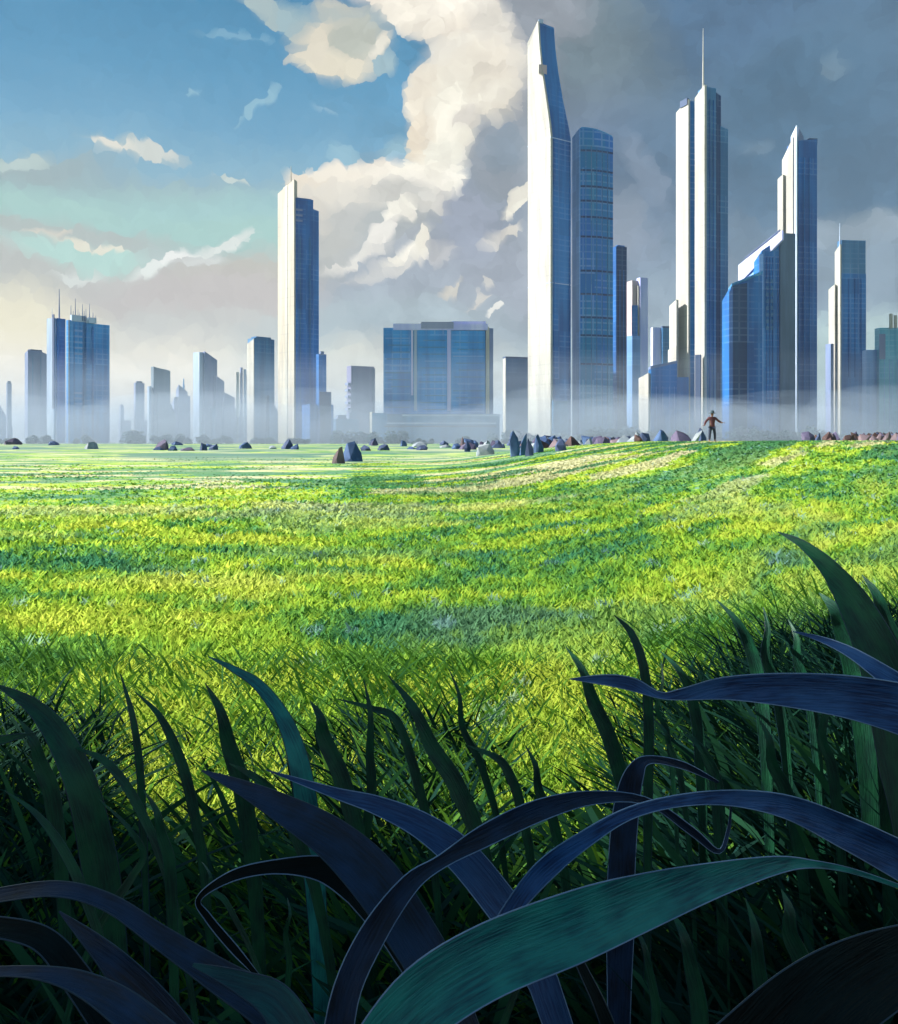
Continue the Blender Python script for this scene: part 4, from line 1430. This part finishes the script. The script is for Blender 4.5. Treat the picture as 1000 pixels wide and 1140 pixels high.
mid_blades = [
    # root px, py ; middle ; tip ; distance ; width
    ((520, 900), (480, 830), (432, 752), 2.3, 34), ((410, 910), (412, 840), (405, 757), 2.35, 14), ((470, 890), (440, 800), (375, 778), 2.4, 16),
    ((545, 880), (515, 810), (500, 745), 2.6, 14), ((390, 900), (360, 820), (345, 780), 2.3, 24), ((275, 910), (255, 830), (228, 760), 2.2, 30),
    ((215, 900), (190, 820), (150, 770), 2.2, 20), ((60, 900), (45, 850), (20, 800), 2.1, 22), ((690, 860), (660, 780), (630, 720), 2.8, 26),
    ((850, 800), (835, 720), (798, 668), 2.7, 26), ((870, 800), (852, 730), (850, 676), 2.8, 15), ((905, 800), (888, 735), (878, 690), 2.7, 18),
    ((780, 850), (768, 770), (735, 725), 2.7, 22), ((960, 790), (940, 700), (912, 660), 2.6, 34), ((1010, 760), (985, 690), (960, 640), 2.5, 30),
    ((745, 830), (732, 790), (736, 735), 2.6, 10), ((580, 900), (560, 850), (520, 830), 2.4, 14), ((330, 930), (300, 880), (255, 850), 2.0, 22),
    ((95, 1000), (60, 930), (5, 880), 1.7, 18), ((190, 980), (180, 930), (160, 880), 1.7, 16), ((255, 1010), (235, 990), (225, 960), 1.6, 9),
    ((620, 930), (600, 880), (585, 830), 2.3, 20), ((800, 900), (790, 850), (760, 815), 2.2, 18), ((880, 900), (860, 850), (845, 800), 2.2, 22),
    ((930, 880), (915, 820), (920, 760), 2.3, 20), ((985, 830), (975, 780), (990, 700), 2.3, 22), ((155, 900), (120, 850), (75, 830), 1.9, 15),
    ((640, 1010), (665, 1000), (700, 930), 1.9, 16), ((780, 1160), (770, 1080), (745, 1010), 1.5, 24), ((850, 1160), (845, 1080), (830, 1000), 1.5, 28),
    ((730, 1160), (725, 1090), (700, 1020), 1.5, 18), ((900, 1100), (880, 1040), (870, 990), 1.6, 26), ((320, 1100), (318, 1040), (320, 1000), 1.7, 10),
    ((130, 1000), (160, 950), (110, 890), 1.75, 14), ((760, 880), (745, 830), (728, 800), 2.2, 8), ((800, 870), (790, 845), (755, 808), 2.0, 6),
]
for i, (a_, b_, c_, Y, wpx) in enumerate(mid_blades):
    wpx *= (0.66, 0.9, 0.75)[i % 3]
    where = 'left' if c_[0] < 333 else ('middle' if c_[0] < 667 else 'right')
    big_leaf('dark green blade among the foreground grass with its tip at the %s' % where, [(a_[0], a_[1], Y, wpx), ((a_[0] + b_[0]) / 2 + 3, (a_[1] + b_[1]) / 2, Y, wpx), (b_[0], b_[1], Y, wpx * .85), ((b_[0] * .5 + c_[0] * .5) + 4, b_[1] * .45 + c_[1] * .55, Y, wpx * .5), (c_[0], c_[1], Y + .04, 1)],
             'green', RIM_DULL, .25, .15 * (-1) ** i, rim_r=0.0005, name='grass_leaf',
             group='dark blades standing in the %s of the foreground' % where, n=24)


# ------------------------------------------------------------------ stones and shrubs along the foot of the city
def rock_mb(seed, sx_, sy_, sz_, spiky=0.0):
    """a broken block: a few slanting facets, one or two peaks off the middle, a wide foot"""
    import bmesh
    bm = bmesh.new()
    r = random.Random(seed)
    pts = []
    k = r.randint(5, 7)
    a0 = r.uniform(0, 6)
    for lvl, (zz, ww) in enumerate(((-0.25, 1.0), (0.28, 0.9))):
        for i in range(k):
            th = a0 + i * math.tau / k + r.uniform(-.35, .35)
            rr_ = ww * r.uniform(0.7, 1.12)
            pts.append(bm.verts.new((rr_ * math.cos(th) * sx_, rr_ * math.sin(th) * sy_, (zz + r.uniform(-.18, .22)) * sz_)))
    px_, py_ = r.uniform(-.45, .45), r.uniform(-.3, .3)
    for i in range(4):
        pts.append(bm.verts.new(((px_ + r.uniform(-.6, .6) * (1.1 - .8 * spiky)) * sx_, (py_ + r.uniform(-.45, .45)) * sy_, (1.0 - 0.09 * i * (1 + spiky)) * sz_)))
    pts.append(bm.verts.new((-px_ * 1.3 * sx_, -py_ * sy_, r.uniform(.5, .8) * sz_)))
    h = bmesh.ops.convex_hull(bm, input=pts)
    bmesh.ops.delete(bm, geom=list({g for g in h['geom_interior'] + h['geom_unused'] if isinstance(g, bmesh.types.BMVert)}), context='VERTS')
    bmesh.ops.recalc_face_normals(bm, faces=bm.faces)
    me = bpy.data.meshes.new('boulder')
    bm.to_mesh(me)
    bm.free()
    return me


def rock_mat(c1, c2):
    return plain_mat('weathered_rock', c1, c2, sx=0.9, sz=0.9, rough=0.85)


ROCKM = {'blue': rock_mat('2C4670', '425E88'), 'purple': rock_mat('474460', '5C5470'), 'pink': rock_mat('62545E', '75666C'),
         'dark': rock_mat('2C3C5C', '44557A'), 'pale': rock_mat('7C8894', '98A0A6'), 'rust': rock_mat('40302F', '5A4242')}


def base_y(py, x_px):
    """the distance at which the ground under this row of the photograph lies"""
    best = None
    Y = 20.0
    while Y < 700:
        z = ground_z((x_px - 500) / 1000.0 * Y, Y)
        row = HOR + (HC - z) / Y * 1000
        if row <= py and Y > 44:
            return Y
        Y *= 1.02
    return 650.0


def boulder(label, px0, px1, top, bot, mat, seed, group=None, Y=None, spiky=0.3, tilt=0.0):
    Y = Y or base_y(bot, (px0 + px1) / 2)
    k = Y / 1000.0
    cx = (px0 + px1) / 2
    gz = ground_z((cx - 500) * k, Y)
    h = HC + (HOR - top) * k - gz
    me = rock_mb(seed, (px1 - px0) / 2 * k, (px1 - px0) / 2 * k * .8, max(h, 0.3), spiky)
    me.materials.append(ROCKM[mat])
    ob = bpy.data.objects.new('boulder', me)
    COL.objects.link(ob)
    ob.location = ((cx - 500) * k, Y, gz)
    ob.rotation_euler = (0, tilt, 0)
    return tag(ob, label, 'boulder', group)


boulder('dark blue boulder of the pair standing in the grass left of centre', 381, 407, 491, 514, 'blue', 3, spiky=0)
boulder('pink-grey boulder leaning on the dark blue one left of centre', 369, 386, 497, 516, 'pink', 8, spiky=0)
boulder('purple boulder alone in the far grass at the left', 172, 190, 489, 501, 'purple', 5, spiky=.4)
boulder('low teal stone beside the purple boulder', 186, 198, 496, 502, 'blue', 15, spiky=.1)
boulder('tallest pointed blue boulder below the tallest skyscraper', 566, 580, 479, 508, 'blue', 21, spiky=.55)
boulder('leaning pale blue shard right of the tallest pointed boulder', 578, 588, 482, 507, 'blue', 22, spiky=.55)
boulder('dark navy boulder at the right end of the blue group', 584, 596, 487, 508, 'dark', 23, spiky=.6)
boulder('slate boulder half hidden behind the navy boulder', 593, 606, 483, 504, 'blue', 24, spiky=.5)
boulder('small dark stone left of the blue boulders', 516, 525, 490, 503, 'dark', 25, spiky=.6)
boulder('pinkish stone beside the small dark stone', 512, 518, 486, 500, 'pink', 26, spiky=.6)
boulder('pale flat slabs lying between the dark stone and blue boulders', 528, 552, 494, 507, 'pale', 27, spiky=.1)
boulder('small blue stone at the foot of the cream skyscraper', 312, 328, 488, 500, 'dark', 28, spiky=.6)
boulder('blue stone right of the tallest skyscraper foot', 616, 632, 488, 502, 'dark', 29, spiky=.3)
boulder('blue rock farthest left of the person on the rise', 725, 746, 478, 488, 'blue', 30, Y=70, spiky=.3)
boulder('mauve rock behind the leftmost blue rock on the rise', 745, 774, 479, 488, 'purple', 31, Y=75, spiky=0)
boulder('blue tilted rock directly left of the person', 772, 788, 476, 489, 'dark', 32, Y=58, spiky=.5)
boulder('white slanting stone between the blue rock and the mauve rock', 770, 777, 476, 488, 'pale', 33, Y=56, spiky=1.0, tilt=.5)
rr = random.Random(5)
for i in range(170):
    px = rr.choice([rr.uniform(10, 370), rr.uniform(400, 620), rr.uniform(505, 640), rr.uniform(515, 620), rr.uniform(600, 725), rr.uniform(600, 725), rr.uniform(620, 720), rr.uniform(940, 1005), rr.uniform(965, 1005), rr.uniform(900, 1000)])
    wpx = rr.uniform(6, 22)
    if px > 705:
        bot, Y = 488, rr.uniform(66, 90)
        top = 488 - rr.uniform(2, 8)
    elif px > 600:
        bot, Y = 496, rr.uniform(105, 150)
        top = rr.uniform(484, 489)
        wpx *= 1.6
    else:
        bot, Y = rr.uniform(495, 502), None
        top = bot - rr.uniform(3, 9)
    c = rr.choice(['blue', 'purple', 'dark', 'blue', 'pale'] if px < 500 else ['blue', 'purple', 'pink', 'dark', 'blue', 'rust', 'dark', 'pale'] if px < 900 else ['rust', 'rust', 'purple', 'dark', 'pink'])
    cn = {'blue': 'blue', 'purple': 'purple', 'pink': 'pinkish', 'dark': 'dark', 'pale': 'pale', 'rust': 'rust brown'}[c]
    boulder('small %s stone on the far edge of the meadow' % cn, px - wpx / 2, px + wpx / 2, top, bot, c, 100 + i, 'small %s stones along the far edge of the meadow' % cn, Y=Y, spiky=rr.uniform(.0, .45))


# leafy crowns: many small leaf faces through an uneven volume
def crown_mb(seed, centres, n, leaf, z0=0.0):
    r = np.random.default_rng(seed)
    C = np.array([c[:3] for c in centres])
    Rr_ = np.array([c[3] for c in centres])
    pk = Rr_ ** 2 / np.sum(Rr_ ** 2)
    idx = r.choice(len(C), n, p=pk)
    d = r.normal(size=(n, 3))
    d /= np.linalg.norm(d, axis=1)[:, None]
    rad = Rr_[idx] * (0.55 + 0.5 * r.uniform(0, 1, n) ** 0.5)
    P_ = C[idx] + d * rad[:, None] * np.array([1, 1, 0.85])
    nrm = d + r.normal(size=(n, 3)) * 0.7
    nrm /= np.linalg.norm(nrm, axis=1)[:, None]
    a = np.cross(nrm, np.array([0.1, 0.3, 1.0]))
    a /= np.linalg.norm(a, axis=1)[:, None]
    b = np.cross(nrm, a)
    s = leaf * r.uniform(0.6, 1.3, n)[:, None]
    V = np.stack([P_ - a * s, P_ - b * s * 0.6, P_ + a * s, P_ + b * s * 0.6], 1).reshape(-1, 3)
    return V, n


def crown_obj(name, V, n, mat, parent):
    me = bpy.data.meshes.new(name)
    me.vertices.add(len(V))
    me.vertices.foreach_set('co', V.astype(np.float32).ravel())
    me.loops.add(n * 4)
    me.loops.foreach_set('vertex_index', np.arange(n * 4, dtype=np.int32))
    me.polygons.add(n)
    me.polygons.foreach_set('loop_start', (np.arange(n) * 4).astype(np.int32))
    me.update(calc_edges=True)
    me.materials.append(mat)
    ob = bpy.data.objects.new(name, me)
    COL.objects.link(ob)
    ob.parent = parent
    return ob


m_bark = plain_mat('bark', '4A4038', '5C5044', sx=6, sz=1.0, rough=0.9)
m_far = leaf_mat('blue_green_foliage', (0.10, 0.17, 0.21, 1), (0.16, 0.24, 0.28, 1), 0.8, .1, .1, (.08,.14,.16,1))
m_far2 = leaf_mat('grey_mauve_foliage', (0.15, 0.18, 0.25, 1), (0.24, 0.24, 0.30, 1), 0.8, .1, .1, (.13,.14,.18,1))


def tree(name, label, loc, H, W, seed, mat, n=1500, leaf=0.35, group=None, trunk_h=0.25, cat='tree'):
    r = random.Random(seed)
    root = empty(name, loc, label, cat, group)
    cs = []
    for i in range(9):
        t = r.uniform(0, 1)
        ang = r.uniform(0, math.tau)
        rad = W * 0.5 * r.uniform(0.1, 0.62)
        z = H * (trunk_h + (1 - trunk_h) * (0.12 + 0.72 * t))
        cs.append((rad * math.cos(ang), rad * math.sin(ang), z, W * r.uniform(0.2, 0.34) * (1.1 - 0.5 * t)))
    V, k = crown_mb(seed, cs, n, leaf)
    crown_obj('crown', V, k, mat, root)
    mb = MB()
    mb.tube([(0, 0, -0.3), (0.02 * W, 0, H * trunk_h), (0, 0.02 * W, H * 0.6)], [W * .05, W * .035, W * .015], 7)
    for c in cs[:5]:
        mb.tube([(0, 0, H * trunk_h * 0.9), (c[0] * .5, c[1] * .5, (H * trunk_h + c[2]) * .5), c[:3]], [W * .025, W * .016, W * .006], 5)
    mb.build('trunk', m_bark, root)
    return root


def shrub(label, loc, H, W, seed, mat, group, n=700, leaf=0.5):
    r = random.Random(seed)
    root = empty('shrub', loc, label, 'shrub', group)
    cs = []
    for i in range(11):
        x_ = r.uniform(-.5, .5) * W
        hh_ = H * r.uniform(.25, 1.0) * (1 - (abs(x_) / W) ** 2)
        cs.append((x_, r.uniform(-.2, .2) * W, hh_ * .55, max(hh_ * .42, H * .12)))
        cs.append((x_ + r.uniform(-.1, .1) * W, r.uniform(-.2, .2) * W, hh_ * .2, max(hh_ * .4, H * .15)))
    V, k = crown_mb(seed, cs, n, leaf)
    crown_obj('foliage', V, k, mat, root)
    mb = MB()
    for c in cs[:12:2]:
        mb.tube([(0, 0, -.3), (c[0] * .6, c[1] * .6, c[2] * .5), c[:3]], [H * .02, H * .014, H * .006], 5)
    mb.build('stem', m_bark, root)
    return root


r5 = random.Random(11)
for i in range(64):
    px = 5 + 990 * (i + r5.uniform(-.4, .4)) / 63
    if px < 560 and i % 3:
        continue
    Y = r5.uniform(795, 845)
    k = Y / 1000.0
    top = r5.uniform(475, 487) - (6 if 640 < px < 720 or 800 < px < 900 else 0)
    H = HC + (HOR - top) * k
    side = 'left half' if px < 420 else ('centre' if px < 600 else 'right half')
    mt = m_far2 if (px < 600 and i % 3) else m_far
    nm_ = 'mauve grey' if mt is m_far2 else 'blue-green'
    shrub('misty %s shrub at the city foot on the %s' % (nm_, side), ((px - 500) * k, Y, 0), H, H * r5.uniform(1.6, 3.4), 50 + i, mt,
          '%s shrubs in the mist at the %s of the city foot' % (nm_, side), leaf=0.0016 * Y, n=1300)

# added trees, unseen beyond the left edge, put there to shade the foreground
m_leaf = leaf_mat('broadleaf_foliage', (0.03, 0.08, 0.02, 1), (0.06, 0.13, 0.03, 1), 0.6, .25)
tree('added_shade_tree', 'added unseen broadleaf tree shading the foreground from beyond the left edge', (-10.5, -0.7, 0), 10.5, 9.0, 301, m_leaf, n=15000, leaf=0.17, trunk_h=.12)
tree('added_shade_tree', 'taller added unseen broadleaf tree shading the foreground from farther beyond the left edge', (-17.5, 0.3, 0), 14.5, 10.0, 302, m_leaf, n=15000, leaf=0.19, trunk_h=.2)


# ------------------------------------------------------------------ the person on the rise
def skin_body(name, joints, edges, mat, parent, sub=2):
    me = bpy.data.meshes.new(name)
    me.from_pydata([j[:3] for j in joints], edges, [])
    ob = bpy.data.objects.new(name, me)
    COL.objects.link(ob)
    ob.parent = parent
    sk = ob.modifiers.new('skin', 'SKIN')
    for i, j in enumerate(joints):
        me.skin_vertices[0].data[i].radius = (j[3], j[3] if len(j) < 5 else j[4])
    me.skin_vertices[0].data[0].use_root = True
    sk.use_smooth_shade = True
    sm = ob.modifiers.new('sub', 'SUBSURF')
    sm.levels = sub
    sm.render_levels = sub
    me.materials.append(mat)
    return ob


PY = 50.0
pgz = ground_z(14.65, PY)
person = empty('person', (14.65, PY, pgz), 'person in a brim hat and red jacket standing with both arms held out', 'person')
person.scale = (0.9, 0.9, 0.93)
skin = plain_mat('skin', '8A6455', '7A5748', sx=3, sz=3, rough=0.6)
jacket = plain_mat('red_jacket', '5A2E34', '4A2A36', sx=9, sz=9, rough=0.8)
trousers = plain_mat('dark_trousers', '26304A', '1E2740', sx=9, sz=9, rough=0.8)
felt = plain_mat('felt_hat', '2E4048', '3A4E54', sx=9, sz=9, rough=0.9)
bj = [(0, 0, .92, .15, .11), (0, 0, 1.15, .15, .11), (0, 0, 1.38, .19, .12), (0, 0, 1.48, .07), (0, -.01, 1.56, .06), (0, -.03, 1.66, .10, .11), (0, -.02, 1.74, .085),
      (-.2, 0, 1.42, .065), (-.40, .02, 1.20, .05), (-.52, -.16, 1.00, .04), (-.57, -.22, .97, .035),
      (.2, 0, 1.42, .065), (.42, .02, 1.24, .05), (.58, -.12, 1.15, .04), (.64, -.16, 1.14, .035),
      (-.11, 0, .86, .10), (-.16, -.05, .48, .07), (-.17, .0, .08, .05), (-.18, -.14, .04, .04),
      (.11, 0, .86, .10), (.16, -.03, .48, .07), (.18, .02, .08, .05), (.20, -.12, .04, .04)]
be = [(0, 1), (1, 2), (2, 3), (3, 4), (4, 5), (5, 6), (2, 7), (7, 8), (8, 9), (9, 10), (2, 11), (11, 12), (12, 13), (13, 14), (0, 15), (15, 16), (16, 17), (17, 18), (0, 19), (19, 20), (20, 21), (21, 22)]
skin_body('body', bj, be, skin, person)
for sgn, hx, hy, hz in ((-1, -.58, -.23, .96), (1, .66, -.16, 1.14)):
    for f_, (oy, oz, ln) in enumerate(((-.03, .02, .085), (-.012, .025, .095), (.01, .022, .09), (.03, .012, .07))):
        fj = [(hx, hy + oy * .6, hz + oz * .3, .010), (hx + sgn * ln * .55, hy + oy, hz + oz * .2, .009), (hx + sgn * ln, hy + oy * 1.1, hz - .02, .007)]
        skin_body('finger', fj, [(0, 1), (1, 2)], skin, person, 1)
    skin_body('thumb', [(hx - sgn * .02, hy - .02, hz, .011), (hx + sgn * .02, hy - .06, hz + .02, .010), (hx + sgn * .05, hy - .08, hz + .03, .008)], [(0, 1), (1, 2)], skin, person, 1)
jj = [(0, 0, .80, .20, .15), (0, 0, 1.0, .175, .135), (0, 0, 1.2, .175, .135), (0, 0, 1.4, .205, .14), (-.2, 0, 1.43, .085), (-.40, .02, 1.20, .072), (-.51, -.145, 1.01, .06),
      (.2, 0, 1.43, .085), (.42, .02, 1.24, .072), (.56, -.105, 1.16, .06), (0, 0, 1.49, .085)]
skin_body('jacket', jj, [(0, 1), (1, 2), (2, 3), (3, 4), (4, 5), (5, 6), (3, 7), (7, 8), (8, 9), (3, 10)], jacket, person)
tj = [(0, 0, .9, .16, .12), (-.11, 0, .84, .115), (-.16, -.05, .48, .085), (-.17, 0, .12, .07), (.11, 0, .84, .115), (.16, -.03, .48, .085), (.18, .02, .12, .07)]
skin_body('trousers', tj, [(0, 1), (1, 2), (2, 3), (0, 4), (4, 5), (5, 6)], trousers, person)
hm = MB()


def lathe(prof, cx, cy, n=20):
    return [[(cx + r_ * math.cos(i * math.tau / n), cy + r_ * math.sin(i * math.tau / n), z_) for i in range(n)] for r_, z_ in prof]


hm.loft(lathe([(.10, 1.73), (.24, 1.715), (.25, 1.725), (.125, 1.755), (.115, 1.85), (.07, 1.885), (.01, 1.88)], 0, -.02))
hm.build('hat', felt, person, smooth=True)
fm = MB()
for ex in (-.035, .035):
    fm.loft(lathe([(.002, 1.663), (.012, 1.668), (.013, 1.675), (.002, 1.682)], ex, -.135, 8))
fm.loft([[(-.016, -.13, 1.635), (.016, -.13, 1.635), (.016, -.1, 1.635), (-.016, -.1, 1.635)], [(-.006, -.155, 1.64), (.006, -.155, 1.64), (.006, -.1, 1.64), (-.006, -.1, 1.64)], [(-.005, -.13, 1.68), (.005, -.13, 1.68), (.005, -.1, 1.68), (-.005, -.1, 1.68)]])
fm.box((0, -.128, 1.605), (.05, .012, .01))
fm.build('face', plain_mat('face_features', '4A332C', '5A4036', rough=.6), person)

# ------------------------------------------------------------------ air
def fog_box(name, label, x0, x1, y0, y1, z0, z1, dens, color, aniso=0.0):
    mb = MB()
    mb.loft([[(x0, y0, z0), (x1, y0, z0), (x1, y1, z0), (x0, y1, z0)], [(x0, y0, z1), (x1, y0, z1), (x1, y1, z1), (x0, y1, z1)]])
    m, q = new_mat(name)
    pv = q.n('ShaderNodeVolumePrincipled')
    pv.inputs['Color'].default_value = color
    pv.inputs['Density'].default_value = dens
    pv.inputs['Anisotropy'].default_value = aniso
    finish(q, None, pv.outputs[0])
    ob = mb.build(name, m)
    return tag(ob, label, 'haze', kind='stuff')


fog_box('haze', 'pale blue air thickening towards the far towers', -5600, 5600, -25, 3600, -3, 620, 0.000035, (0.75, 0.88, 1.0, 1))
fog_box('mist', 'pale low mist lying round the foot of the city', -4000, 4000, 790, 3200, -2, 84, 0.0007, (0.66, 0.82, 1.0, 1))
m_bank, q = new_mat('mist_bank')
pv = q.n('ShaderNodeVolumePrincipled')
pv.inputs['Color'].default_value = (0.68, 0.84, 1.0, 1)
pv.inputs['Density'].default_value = 0.0026
finish(q, None, pv.outputs[0])
r6 = random.Random(3)
for i in range(15):
    px = 20 + i * 69 + r6.uniform(-25, 25)
    Y = r6.uniform(735, 790)
    mb = MB()
    rx_, ry_, rz_ = r6.uniform(60, 130), r6.uniform(45, 75), r6.uniform(24, 52)
    rings = []
    for j in range(1, 12):
        th = math.pi * j / 12
        rings.append([(rx_ * math.sin(th) * math.cos(k * math.tau / 24), ry_ * math.sin(th) * math.sin(k * math.tau / 24), -rz_ * math.cos(th)) for k in range(24)])
    mb.loft(rings)
    ob = mb.build('mist_bank', m_bank)
    ob.location = ((px - 500) / 1000 * Y, Y, 2)
    tag(ob, 'drifting bank of pale mist at the foot of the towers', 'mist', kind='stuff')
